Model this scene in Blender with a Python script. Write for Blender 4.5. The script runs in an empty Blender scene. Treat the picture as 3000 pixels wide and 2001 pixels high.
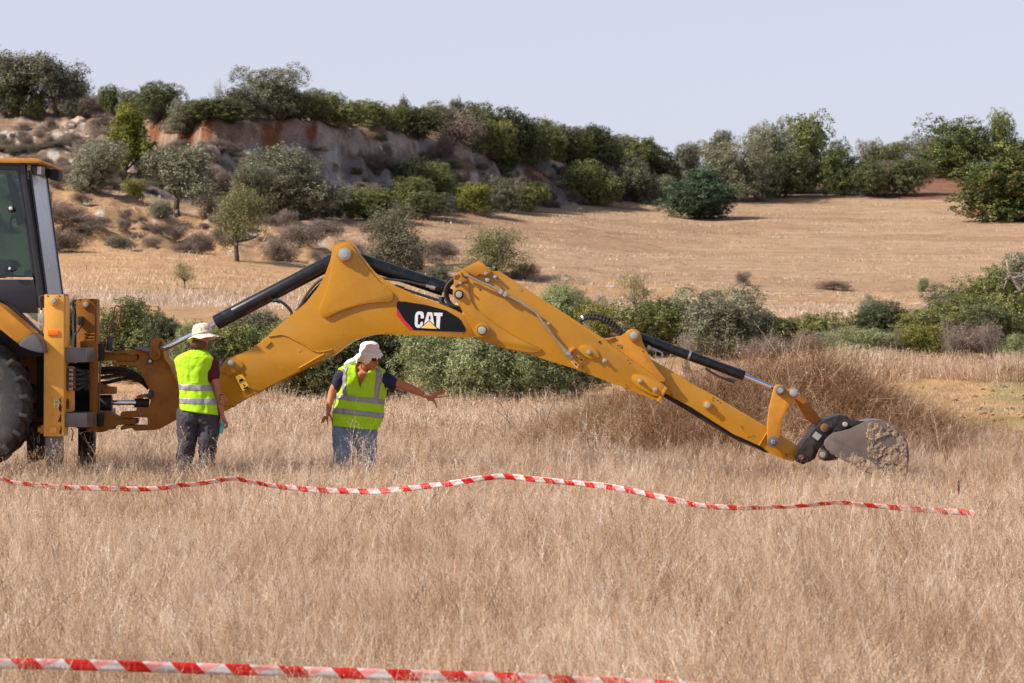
import bpy, bmesh, math, random
import numpy as np
from mathutils import Vector, Matrix, noise, Euler
R = math.radians
random.seed(7); rng = np.random.default_rng(7)
SC = bpy.context.scene
COL = SC.collection

# ------------------------------------------------------------ camera, light, exposure
F, CX, CY, CAMZ = 8333.0, 1500.0, 1000.5, 1.6      # focal length in photo pixels, principal point, eye height
cam = bpy.data.cameras.new('camera'); cam_o = bpy.data.objects.new('camera', cam); COL.objects.link(cam_o)
cam.sensor_width = 36; cam.lens = 100; cam.clip_start = 0.5; cam.clip_end = 9000
cam_o.location = (0, 0, CAMZ); cam_o.rotation_euler = (R(90), 0, 0)
cam.dof.use_dof = True; cam.dof.focus_distance = 29.6; cam.dof.aperture_fstop = 6.3
SC.camera = cam_o
SUN_DIR = Vector((-0.155, -0.056, 0.137)).normalized()      # towards the sun
sun_el = math.asin(SUN_DIR.z); sun_az = math.atan2(SUN_DIR.x, SUN_DIR.y)
W = bpy.data.worlds.new('World'); SC.world = W; W.use_nodes = True
nt = W.node_tree; bg = nt.nodes['Background']
sky = nt.nodes.new('ShaderNodeTexSky'); sky.sky_type = 'NISHITA'; sky.sun_disc = False
sky.sun_elevation = sun_el; sky.sun_rotation = sun_az % (2*math.pi)
sky.air_density = 1.0; sky.dust_density = 1.6; sky.ozone_density = 1.6; sky.altitude = 50
tint = nt.nodes.new('ShaderNodeMix'); tint.data_type = 'RGBA'; tint.blend_type = 'MIX'     # thin high haze: evens the clear sky out
tint.inputs[7].default_value = (5.45, 5.5, 6.65, 1)
wtc = nt.nodes.new('ShaderNodeTexCoord'); wsp = nt.nodes.new('ShaderNodeSeparateXYZ'); wmr = nt.nodes.new('ShaderNodeMapRange')   # haze thins towards the zenith
wmr.interpolation_type = 'SMOOTHSTEP'; wmr.inputs[1].default_value = 0.05; wmr.inputs[2].default_value = 0.75; wmr.inputs[3].default_value = 0.74; wmr.inputs[4].default_value = 0.08
nt.links.new(wtc.outputs['Generated'], wsp.inputs[0]); nt.links.new(wsp.outputs[2], wmr.inputs[0]); nt.links.new(wmr.outputs[0], tint.inputs[0])
nt.links.new(sky.outputs[0], tint.inputs[6]); nt.links.new(tint.outputs[2], bg.inputs[0])
bg.inputs[1].default_value = 0.10
sl = bpy.data.lights.new('sun', 'SUN'); sl.energy = 5.0; sl.angle = R(0.5); sl.color = (1.0, 0.93, 0.83)
so = bpy.data.objects.new('sun', sl); COL.objects.link(so)
so.rotation_euler = SUN_DIR.to_track_quat('Z', 'Y').to_euler(); so.location = (-30, -10, 40)
SC.view_settings.view_transform = 'Standard'; SC.view_settings.look = 'None'
SC.view_settings.exposure = 0.46; SC.view_settings.gamma = 1.0
SC.view_settings.use_curve_mapping = False
SC.cycles.max_bounces = 7; SC.cycles.transparent_max_bounces = 12; SC.cycles.caustics_reflective = False

# ------------------------------------------------------------ helpers
def P(px, py, D):
    return Vector(((px-CX)/F*D, D, CAMZ-(py-CY)/F*D))

def col4(c): return (c[0], c[1], c[2], 1.0)
def srgb(r, g, b):
    f = lambda v: (v/255/12.92) if v/255 <= 0.04045 else ((v/255+0.055)/1.055)**2.4
    return (f(r), f(g), f(b))

class NT:
    def __init__(s, m): s.m = m; s.n = m.node_tree.nodes; s.l = m.node_tree.links
    def new(s, t, **kw):
        n = s.n.new(t)
        for k, v in kw.items(): setattr(n, k, v)
        return n
    def noise(s, scale, detail=4, coord='Object', rough=0.6, vec=None, stretch=None):
        n = s.new('ShaderNodeTexNoise'); n.inputs['Scale'].default_value = scale
        n.inputs['Detail'].default_value = detail; n.inputs['Roughness'].default_value = rough
        if vec is None:
            tc = s.new('ShaderNodeTexCoord'); vec = tc.outputs[coord]
        if stretch:
            mp = s.new('ShaderNodeMapping'); mp.inputs['Scale'].default_value = stretch
            s.l.new(vec, mp.inputs['Vector']); vec = mp.outputs[0]
        s.l.new(vec, n.inputs['Vector']); return n.outputs['Fac']
    def ramp(s, fac, stops):
        r = s.new('ShaderNodeValToRGB'); e = r.color_ramp.elements
        while len(e) < len(stops): e.new(0.5)
        for i, (p, c) in enumerate(stops):
            e[i].position = p; e[i].color = col4(c) if len(c) == 3 else c
        s.l.new(fac, r.inputs[0]); return r.outputs[0]
    def mix(s, fac, a, b, mode='MIX'):
        m = s.new('ShaderNodeMix', data_type='RGBA', blend_type=mode)
        for i, v in ((0, fac), (6, a), (7, b)):
            if isinstance(v, (int, float)): m.inputs[i].default_value = v
            elif isinstance(v, tuple): m.inputs[i].default_value = col4(v)
            else: s.l.new(v, m.inputs[i])
        return m.outputs[2]
    def math(s, op, a, b=0.0, c=None):
        m = s.new('ShaderNodeMath', operation=op)
        for i, v in enumerate((a, b, c)):
            if v is None: continue
            if isinstance(v, (int, float)): m.inputs[i].default_value = v
            else: s.l.new(v, m.inputs[i])
        return m.outputs[0]
    def attr(s, name):
        a = s.new('ShaderNodeAttribute'); a.attribute_name = name; return a

def newmat(name):
    m = bpy.data.materials.new(name); m.use_nodes = True
    t = NT(m); b = t.n['Principled BSDF']; return m, t, b

def mat(name, c, rough=0.6, metal=0.0, var=0.12, vscale=6.0, bump=0.0, bscale=30.0, spec=0.5, dust=None, dusts=4.0, dustamt=0.5, sheen=0, chips=0.0):
    m, t, b = newmat(name)
    fac = t.noise(vscale, 5)
    lo = tuple(max(0, x*(1-var)) for x in c); hi = tuple(min(1, x*(1+var)) for x in c)
    colr = t.ramp(fac, [(0.3, lo), (0.7, hi)])
    if dust:
        f2 = t.noise(dusts, 8, rough=0.72)
        f2 = t.ramp(f2, [(0.5, (0, 0, 0)), (0.72, (dustamt,)*3)])
        colr = t.mix(f2, colr, dust)
    if chips:
        ch = t.ramp(t.noise(34, 3, rough=0.8), [(0.69, (0, 0, 0)), (0.73, (chips,)*3)]); colr = t.mix(ch, colr, (0.05, 0.035, 0.02))
        gr = t.ramp(t.noise(1.4, 7, rough=0.75, stretch=(1.0, 1.0, 0.45)), [(0.52, (0, 0, 0)), (0.75, (chips*0.8,)*3)]); colr = t.mix(gr, colr, (c[0]*.45, c[1]*.42, c[2]*.8))
    t.l.new(colr, b.inputs['Base Color'])
    rr = t.noise(vscale*2.3, 4)
    mr = t.new('ShaderNodeMapRange'); mr.inputs[3].default_value = max(0.02, rough-0.08); mr.inputs[4].default_value = min(1, rough+0.1)
    t.l.new(rr, mr.inputs[0]); t.l.new(mr.outputs[0], b.inputs['Roughness'])
    b.inputs['Metallic'].default_value = metal
    b.inputs['Specular IOR Level'].default_value = spec
    if sheen: b.inputs['Sheen Weight'].default_value = sheen
    if bump:
        bn = t.new('ShaderNodeBump'); bn.inputs['Strength'].default_value = bump; bn.inputs['Distance'].default_value = 0.02
        t.l.new(t.noise(bscale, 6), bn.inputs['Height']); t.l.new(bn.outputs[0], b.inputs['Normal'])
    return m

def root(name, loc, label, cat, group=None):
    o = bpy.data.objects.new(name, None); COL.objects.link(o); o.location = loc
    o.empty_display_size = 0.2
    o['label'] = label; o['category'] = cat
    if group: o['group'] = group
    return o
def origin(o):
    v = Vector((0, 0, 0))
    while o is not None: v = v + o.location; o = o.parent
    return v
def mesh(name, verts, faces, smooth=False, mats=None):
    me = bpy.data.meshes.new(name)
    me.from_pydata([tuple(v) for v in verts], [], faces)
    if smooth: me.polygons.foreach_set('use_smooth', [True]*len(me.polygons))
    me.update(); return me
def emit(name, verts, faces, m, parent=None, smooth=False, bevel=0.0, sharp=35):
    """one mesh object from world coordinates"""
    off = origin(parent) if parent else Vector((0, 0, 0))
    vs = [Vector(v)-off for v in verts]
    me = mesh(name, vs, faces, False)
    bm = bmesh.new(); bm.from_mesh(me)
    bmesh.ops.recalc_face_normals(bm, faces=bm.faces[:])
    if bevel > 0:
        ed = [e for e in bm.edges if len(e.link_faces) == 2 and e.calc_face_angle(0) > R(22)]
        if ed: bmesh.ops.bevel(bm, geom=ed, offset=bevel, segments=2, profile=0.6, affect='EDGES', clamp_overlap=True)
    if smooth:
        for f in bm.faces: f.smooth = True
        for e in bm.edges:
            if len(e.link_faces) == 2: e.smooth = e.calc_face_angle(0) < R(sharp)
    bm.to_mesh(me); bm.free()
    me.materials.append(m)
    o = bpy.data.objects.new(name, me); COL.objects.link(o)
    if parent: o.parent = parent
    return o
class Bag:
    """collects shapes into one part"""
    def __init__(s): s.v = []; s.f = []
    def add(s, vf):
        n = len(s.v); s.v += [Vector(v) for v in vf[0]]; s.f += [tuple(i+n for i in f) for f in vf[1]]; return s
def tagk(o, kind, label=None, cat=None, group=None):
    if kind: o['kind'] = kind
    if label: o['label'] = label
    if cat: o['category'] = cat
    if group: o['group'] = group
    return o
def chaikin(pts, n=1, closed=True):
    for _ in range(n):
        q = []
        m = len(pts)
        rngi = range(m) if closed else range(m-1)
        if not closed: q.append(pts[0])
        for i in rngi:
            a, b = pts[i], pts[(i+1) % m]
            q.append((a[0]*.75+b[0]*.25, a[1]*.75+b[1]*.25)); q.append((a[0]*.25+b[0]*.75, a[1]*.25+b[1]*.75))
        if not closed: q.append(pts[-1])
        pts = q
    return pts
def prism(pts, D0, D1):
    """outline in photo px read at depth D0, extruded to depth D1 straight back"""
    n = len(pts); v = [P(x, y, D0) for x, y in pts]
    v += [Vector((a.x, D1, a.z)) for a in v]
    f = [tuple(range(n)), tuple(range(2*n-1, n-1, -1))]
    f += [(i, (i+1) % n, (i+1) % n+n, i+n) for i in range(n)]
    return v, f
def box(c, s, rot=None):
    x, y, z = s[0]/2, s[1]/2, s[2]/2
    v = [Vector((i, j, k)) for i in (-x, x) for j in (-y, y) for k in (-z, z)]
    if rot is not None: v = [rot @ a for a in v]
    v = [a+Vector(c) for a in v]
    return v, [(0, 1, 3, 2), (4, 6, 7, 5), (0, 4, 5, 1), (2, 3, 7, 6), (0, 2, 6, 4), (1, 5, 7, 3)]
def frame(d):
    d = d.normalized(); up = Vector((0, 0, 1)) if abs(d.z) < 0.95 else Vector((1, 0, 0))
    a = d.cross(up).normalized(); return a, a.cross(d).normalized()
def tube(path, r, seg=10, cap=True, ry=None, dome=False):
    """sweep along path of Vectors; r scalar or list; ry = second radius list"""
    path = [Vector(p) for p in path]
    n = len(path); rs = r if isinstance(r, (list, tuple)) else [r]*n
    rys = ry if ry is not None else rs
    if dome:
        d0 = (path[0]-path[1]).normalized(); d1 = (path[-1]-path[-2]).normalized()
        P0, P1 = path[0], path[-1]; ra, rb = (rs[0]+rys[0])/2, (rs[-1]+rys[-1])/2
        pre = [(P0+d0*ra*.98, .15), (P0+d0*ra*.8, .6), (P0+d0*ra*.45, .89)]
        post = [(P1+d1*rb*.45, .89), (P1+d1*rb*.8, .6), (P1+d1*rb*.98, .15)]
        path = [p for p, _ in pre]+path+[p for p, _ in post]
        rs2 = [rs[0]*k for _, k in pre]+list(rs)+[rs[-1]*k for _, k in post]
        rys = [rys[0]*k for _, k in pre]+list(rys)+[rys[-1]*k for _, k in post]; rs = rs2; n = len(path)
    v = []; f = []
    a, b = frame(path[1]-path[0])
    for i in range(n):
        if i == 0: t = path[1]-path[0]
        elif i == n-1: t = path[-1]-path[-2]
        else: t = (path[i+1]-path[i]).normalized()+(path[i]-path[i-1]).normalized()
        t.normalize()
        a = (a-t*a.dot(t)).normalized(); b = a.cross(t).normalized()
        for k in range(seg):
            th = 2*math.pi*k/seg
            v.append(path[i]+a*math.cos(th)*rs[i]+b*math.sin(th)*rys[i])
    for i in range(n-1):
        for k in range(seg):
            k2 = (k+1) % seg
            f.append((i*seg+k, i*seg+k2, (i+1)*seg+k2, (i+1)*seg+k))
    if cap: f.append(tuple(range(seg-1, -1, -1))); f.append(tuple((n-1)*seg+k for k in range(seg)))
    return v, f
def spline(pts, n=6):
    """Catmull-Rom through points"""
    pts = [Vector(p) for p in pts]; q = [pts[0]*2-pts[1]]+pts+[pts[-1]*2-pts[-2]]; out = []
    for i in range(1, len(q)-2):
        for k in range(n):
            t = k/n; a, b, c, d = q[i-1], q[i], q[i+1], q[i+2]
            out.append(0.5*((2*b)+(c-a)*t+(2*a-5*b+4*c-d)*t*t+(3*b-a-3*c+d)*t**3))
    out.append(pts[-1]); return out
def disc(px, py, D0, D1, rpx, seg=24, Dr=None):
    """cylinder along the view depth; centre in photo px at depth D0"""
    c = P(px, py, D0); r = rpx/F*D0
    return tube([Vector((c.x, D0, c.z)), Vector((c.x, D1, c.z))], r, seg)
def lathe(c, prof, axis='Z', seg=32):
    """prof = [(r,h)]"""
    v = []; f = []
    for r, h in prof:
        for k in range(seg):
            th = 2*math.pi*k/seg
            if axis == 'Z': v.append(Vector(c)+Vector((r*math.cos(th), r*math.sin(th), h)))
            else: v.append(Vector(c)+Vector((r*math.cos(th), h, r*math.sin(th))))
    for i in range(len(prof)-1):
        for k in range(seg):
            k2 = (k+1) % seg; f.append((i*seg+k, i*seg+k2, (i+1)*seg+k2, (i+1)*seg+k))
    return v, f
# ------------------------------------------------------------ terrain
TPX = [-700, 0, 200, 400, 600, 850, 1080, 1300, 1600, 1900, 2100, 2500, 3000, 3800]
_near = [8, 14, 30, 40, 50]
_nz = {p: ([-0.5, -0.38, 0.05, 0.12, 0.2] if p <= 1900 else ([-0.5, -0.38, 0.05, 0.25, 0.5] if p == 2100 else [-0.5, -0.38, 0.05, 0.42, 0.85])) for p in TPX}
_far = {
 -700: [(60,1010),(70,915),(80,845),(96,732),(106,555),(113,535),(123,430),(129,360),(130.5,345),(137,312)],
 0:   [(60,1010),(70,915),(80,845),(96,732),(106,555),(113,535),(123,430),(129,360),(130.5,345),(137,312)],
 200: [(60,1010),(70,915),(80,845),(96,732),(106,555),(113,535),(123,430),(129,360),(130.5,345),(137,312)],
 400: [(60,1010),(70,915),(80,848),(96,738),(106,600),(113,565),(121,450),(127,385),(128,346),(135,322)],
 600: [(60,1010),(70,918),(80,852),(96,755),(107,640),(115,600),(118.5,500),(121,418),(121.8,345),(129,332)],
 850: [(60,1010),(70,920),(80,858),(96,772),(108,680),(118,640),(121.5,550),(124.3,420),(125,357),(132,345)],
 1080:[(60,1010),(70,925),(80,866),(96,790),(106,725),(122,635),(125.5,540),(128,440),(129,380),(136,362)],
 1300:[(60,1005),(70,930),(80,885),(96,835),(103,790),(127,620),(131,530),(134,440),(135.2,400),(142,385)],
 1600:[(60,1005),(70,940),(80,900),(96,865),(103,815),(140,605),(144,540),(146.5,480),(147.7,455),(155,430)],
 1900:[(60,1000),(70,945),(80,915),(96,882),(104,835),(152,590),(155,555),(157.3,530),(158.5,520),(167,505)],
 2100:[(60,1000),(70,950),(80,920),(96,887),(104,840),(160,582),(166,565),(172,540),(175,530),(184,505)],
 2500:[(60,1000),(70,955),(80,925),(96,895),(104,855),(160,583),(166,560),(170,530),(173,515),(182,495)],
 3000:[(60,990),(70,945),(80,920),(96,895),(104,850),(157,588),(163,560),(168,530),(171,515),(180,490)],
 3800:[(60,990),(70,945),(80,920),(96,895),(104,850),(157,588),(163,560),(168,530),(171,515),(180,490)],
}
_TD = np.array([_near+[d for d, _ in _far[p]] for p in TPX], float)
_TZ = np.array([_nz[p]+[CAMZ+(CY-y)/F*d for d, y in _far[p]] for p in TPX], float)
_TPX = np.array(TPX, float)
def _cols(px):
    px = min(max(px, TPX[0]), TPX[-1])
    i = int(np.searchsorted(_TPX, px, 'right')-1); i = min(max(i, 0), len(TPX)-2)
    t = (px-TPX[i])/(TPX[i+1]-TPX[i]); t = t*t*(3-2*t)*0.5+t*0.5
    return _TD[i]*(1-t)+_TD[i+1]*t, _TZ[i]*(1-t)+_TZ[i+1]*t
def mound(x, y):
    px = 1500+x/34.5*F
    h = np.interp(px, [1450, 1600, 1750, 1950, 2200, 2420, 2530, 2650, 2800, 3000], [0, 0.18, 0.40, 0.64, 0.78, 0.86, 0.66, 0.40, 0.14, 0])
    return float(h*math.exp(-((y-35.2)/1.7)**2))
def ground(px, D, detail=True):
    d, z = _cols(px)
    if D <= d[-1]: h = float(np.interp(D, d, z))
    else:
        k = D-d[-1]; h = float(z[-1]) + (0.02*k if k < 10 else 0.2) - max(0, k-60)*0.012
    x = (px-CX)/F*D
    if D < 44 and 1300 < px < 3200: h += mound(x, D)
    if detail:
        v = Vector((x, D, 0))
        h += noise.noise(v*0.35)*0.04
        if D > 52:
            w = min(1, (D-52)/20); slope = 0.0
            k = float(np.interp(D, [d[7], d[8]-0.3, d[9]-0.5, d[9]+3], [0.12, 0.6, 1.0, 0.3])) if D < d[9] else 0.12
            bank = 1.0 if (d[8] <= D <= d[9]) else 0
            s = 0.0
            if px < 2000:
                up = float(np.interp(D, [d[10], d[11], d[12], d[13], d[14]], [0, 1, 1, .5, .1]))
                bk = float(np.interp(D, [d[8]-2, d[8]+2, d[9], d[10]], [0, 1, .8, 0.0]))*(1.0 if px < 1300 else 0.3)
                s = max(up, bk)
            h += w*(noise.noise(v*0.12)*0.15 + s*(noise.noise(v*0.28+Vector((5, 1, 2)))*0.5+noise.noise(v*0.8)*0.4+noise.noise(v*2.0)*0.25))
            up2 = float(np.interp(D, [d[11]-2, d[12]-0.1, d[13], d[13]+1], [0, 1, 1, 0]))
            if up2 > 0 and px < 1500:   # gullied bluff
                h -= up2*abs(noise.noise(Vector((x*0.9, D*0.15, 3))))*0.9
    return h
def gxy(x, y): return ground(CX+x/y*F, y)
def hit(px, py, D0=30.0, D1=190.0):
    """depth at which the ground shows at this photo pixel"""
    D = D0
    while D < D1:
        z = ground(px, D, False)
        if CY-(z-CAMZ)/D*F <= py: return D
        D += 0.25 if D < 90 else 0.5
    return D1
# colour zones of the real ground (soil, stubble, chalk)
C_DRY = np.array(srgb(196,156,120)); C_TAN = np.array(srgb(188,152,114)); C_PALE = np.array(srgb(178,152,132)); C_UP = np.array(srgb(176,147,118))
C_SCRUB = np.array(srgb(140,114,94)); C_CHALK = np.array(srgb(196,188,178)); C_RED = np.array(srgb(130,84,60)); C_ROCK = np.array(srgb(162,140,122)); C_OCH = np.array(srgb(186,150,104)); C_ORG = np.array(srgb(136,100,80)); C_TALUS = np.array(srgb(134,124,118)); C_GREEN = np.array(srgb(130,135,85))
def zone_col(px, D, x):
    d, z = _cols(px)
    n1 = noise.noise(Vector((x*0.15, D*0.15, 7))); n2 = noise.noise(Vector((x*0.6, D*0.6, 9))); n3 = noise.noise(Vector((x*2.2, D*2.2, 1)))
    if D < 56:
        c = C_DRY
        if D > 34.6 and px > 2350:
            c = C_OCH*(1+0.25*n3)
            if n1+n2*0.8 > 0.12: c = c*0.45+C_GREEN*0.55
            if n2 > 0.32: c = c*0.6
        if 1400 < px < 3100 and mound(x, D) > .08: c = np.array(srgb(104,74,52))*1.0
        return c*(1+0.1*n2)
    if D < d[8]:      # field behind the bushes
        ln = 0.5+0.5*math.tanh((D-(79 if px < 1000 else 84)+3*n1)*0.9)
        c = C_PALE*(1-ln)+C_TAN*ln
        if D < 72: c = C_TAN*0.9
        if px > 1250: c = C_PALE*(0.55)+C_UP*0.45; 
        if px > 1950 and D < 80: c = C_TAN*0.95
        return c*(1+0.10*n3+0.08*n2)
    if D < d[9]:
        c = C_TAN*0.94
        if n2+0.5*n3 > 0.14: c = c*0.62+C_SCRUB*0.38
        if n3 > 0.45: c = C_CHALK*1.05
        return c
    if D < d[10]:
        c = C_UP*(1+0.10*noise.noise(Vector((x*0.08, D*0.9, 4)))+0.08*n2)
        st = noise.noise(Vector((x*0.07+D*.02, D*0.22, 14)))+.4*noise.noise(Vector((x*0.2, D*0.7, 15)))
        if st > 0.12: c = c*0.70+np.array(srgb(140,102,76))*0.30
        return c
    if px > 1950:
        c = C_SCRUB*0.85
        if 2640 < px < 2860: c = C_ORG
        return c*(1+0.15*n3)
    up = (D-d[10])/(d[12]-d[10])
    if D < d[12]:
        if px < 380:
            c = C_ROCK*0.70*(1+0.2*n3)
            if n2 > 0.05: c = c*0.5+C_SCRUB*0.5
            if n3 > 0.3: c = C_CHALK*1.05
        else:
            c = C_TALUS*(1+0.15*n3)
            st = noise.noise(Vector((x*0.5+D*0.22, D*0.05-x*0.1, 21)))
            if st > 0.12: c = c*0.35+C_CHALK*0.65
            if n2 < -0.2: c = C_SCRUB*0.75
        return c
    if D < d[13]+0.2:
        v = noise.noise(Vector((x*1.1, 0.0, 31))); c = C_ROCK
        if 400 < px < 930: c = C_RED if v > 0.05 else C_ROCK*0.75+C_RED*0.25
        if px > 930: c = C_ROCK*0.55+C_CHALK*0.4
        if px < 380: c = C_ROCK*1.05
        return c*(1+0.25*n3)
    return (C_SCRUB*1.05 if n2 > 0 else C_ROCK*0.95)*(1+0.1*n3)

def build_terrain():
    pxs = np.concatenate([np.linspace(-4200, -400, 20), np.linspace(-360, 3360, 340), np.linspace(3400, 7200, 20)])
    Ds = np.concatenate([np.linspace(1.5, 10, 5), np.linspace(12, 60, 62), np.linspace(61, 96, 44), np.linspace(96.6, 190, 190), np.array([195, 202, 212, 230, 260, 320, 420, 700, 1400, 3000, 6000])])
    nx, ny = len(pxs), len(Ds)
    V = np.zeros((ny, nx, 3)); Cc = np.ones((ny, nx, 4))
    for j, D in enumerate(Ds):
        for i, px in enumerate(pxs):
            x = (px-CX)/F*D
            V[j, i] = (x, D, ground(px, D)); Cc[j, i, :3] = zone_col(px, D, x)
    idx = np.arange(nx*ny).reshape(ny, nx)
    q = np.stack([idx[:-1, :-1], idx[:-1, 1:], idx[1:, 1:], idx[1:, :-1]], -1).reshape(-1, 4)
    me = bpy.data.meshes.new('ground'); me.vertices.add(nx*ny); me.vertices.foreach_set('co', V.reshape(-1))
    me.loops.add(q.size); me.loops.foreach_set('vertex_index', q.reshape(-1).astype(np.int32))
    me.polygons.add(len(q)); me.polygons.foreach_set('loop_start', np.arange(0, q.size, 4, dtype=np.int32))
    me.polygons.foreach_set('use_smooth', np.ones(len(q), bool))
    me.update(calc_edges=True)
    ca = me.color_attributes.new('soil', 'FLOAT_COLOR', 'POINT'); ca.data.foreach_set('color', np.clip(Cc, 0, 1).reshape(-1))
    m, t, b = newmat('dry_soil')
    a = t.attr('soil')
    n1 = t.noise(1.3, 8, rough=0.7); n2 = t.noise(7, 6, rough=0.75); n3 = t.noise(1.0, 6, stretch=(0.12, 1.6, 1))
    c = t.mix(1.0, a.outputs[0], t.ramp(n1, [(0.25, (0.62, 0.60, 0.58)), (0.5, (1, 1, 1)), (0.8, (1.18, 1.16, 1.12))]), 'MULTIPLY')
    c = t.mix(1.0, c, t.ramp(n2, [(0.3, (0.66, 0.62, 0.60)), (0.6, (1.05, 1.05, 1.05))]), 'MULTIPLY')
    c = t.mix(0.28, c, t.ramp(n3, [(0.35, (0.7, 0.64, 0.60)), (0.6, (1.1, 1.1, 1.1))]), 'MULTIPLY')
    ge = t.new('ShaderNodeNewGeometry'); sn = t.new('ShaderNodeSeparateXYZ'); t.l.new(ge.outputs['True Normal'], sn.inputs[0])
    steep = t.ramp(sn.outputs[2], [(0.30, (1, 1, 1)), (0.62, (0, 0, 0))])     # run-off stains and cracks down the steep bluff
    stn = t.noise(1.0, 7, stretch=(2.2, 0.5, 0.22), rough=0.7)
    c = t.mix(steep, c, t.mix(1.0, c, t.ramp(stn, [(0.33, (0.30, 0.25, 0.23)), (0.47, (0.85, 0.8, 0.76)), (0.66, (1.3, 1.3, 1.3))]), 'MULTIPLY'))
    t.l.new(c, b.inputs['Base Color']); b.inputs['Roughness'].default_value = 0.95; b.inputs['Specular IOR Level'].default_value = 0.1
    bn = t.new('ShaderNodeBump'); bn.inputs['Strength'].default_value = 0.6; bn.inputs['Distance'].default_value = 0.25
    t.l.new(t.noise(3.2, 8, rough=0.75), bn.inputs['Height']); t.l.new(bn.outputs[0], b.inputs['Normal'])
    me.materials.append(m)
    o = bpy.data.objects.new('ground', me); COL.objects.link(o); o['kind'] = 'structure'
    o['label'] = 'dry pale field rising to a chalky hillside behind the digger'
build_terrain()
# ------------------------------------------------------------ vegetation prototypes (unit size: crown about 1 wide, 1 high)
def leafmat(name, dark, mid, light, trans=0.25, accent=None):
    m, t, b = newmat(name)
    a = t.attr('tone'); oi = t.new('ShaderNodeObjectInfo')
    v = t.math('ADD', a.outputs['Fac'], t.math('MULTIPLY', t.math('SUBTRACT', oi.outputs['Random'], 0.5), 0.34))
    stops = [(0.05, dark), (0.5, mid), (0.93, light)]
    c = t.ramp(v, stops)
    if accent:
        g = t.attr('accent'); c = t.mix(g.outputs['Fac'], c, accent)
    t.l.new(c, b.inputs['Base Color']); b.inputs['Roughness'].default_value = 0.62; b.inputs['Specular IOR Level'].default_value = 0.25
    tr = t.new('ShaderNodeBsdfTranslucent'); t.l.new(c, tr.inputs[0])
    ms = t.new('ShaderNodeMixShader'); ms.inputs[0].default_value = trans
    t.l.new(b.outputs[0], ms.inputs[1]); t.l.new(tr.outputs[0], ms.inputs[2])
    t.l.new(ms.outputs[0], t.n['Material Output'].inputs[0])
    return m
LM = {
 'olive':   leafmat('olive_leaves', (0.090,0.088,0.052), (0.205,0.200,0.125), (0.43,0.42,0.28)),
 'dark':    leafmat('dark_evergreen_leaves', (0.040,0.047,0.020), (0.105,0.114,0.046), (0.26,0.27,0.115)),
 'green':   leafmat('mid_green_leaves', (0.066,0.074,0.022), (0.175,0.186,0.058), (0.40,0.40,0.14)),
 'pine':    leafmat('pine_needles', (0.080,0.090,0.012), (0.25,0.255,0.038), (0.52,0.50,0.09)),
 'feather': leafmat('feathery_grey_green_leaves', (0.115,0.125,0.055), (0.255,0.285,0.130), (0.48,0.50,0.25)),
 'yellow':  leafmat('yellow_green_leaves', (0.115,0.115,0.022), (0.29,0.28,0.055), (0.52,0.48,0.13)),
 'carob':   leafmat('glossy_bright_leaves', (0.052,0.076,0.020), (0.130,0.155,0.045), (0.33,0.35,0.105), accent=(0.26,0.12,0.05)),
 'scrub':   leafmat('brown_dry_twigs', (0.115,0.085,0.066), (0.24,0.178,0.138), (0.42,0.33,0.26)),
 'sapling': leafmat('thin_olive_leaves', (0.12,0.12,0.052), (0.245,0.235,0.10), (0.44,0.41,0.19)),
 'bluish':  leafmat('dark_blue_green_leaves', (0.024,0.042,0.026), (0.064,0.100,0.056), (0.17,0.24,0.13)),
}
BARK = mat('grey_brown_bark', (0.085, 0.062, 0.048), 0.9, var=0.3, vscale=20, bump=0.4)
TWIG = mat('dry_grey_twig', (0.24, 0.19, 0.15), 0.9, var=0.25, vscale=20)

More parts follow.
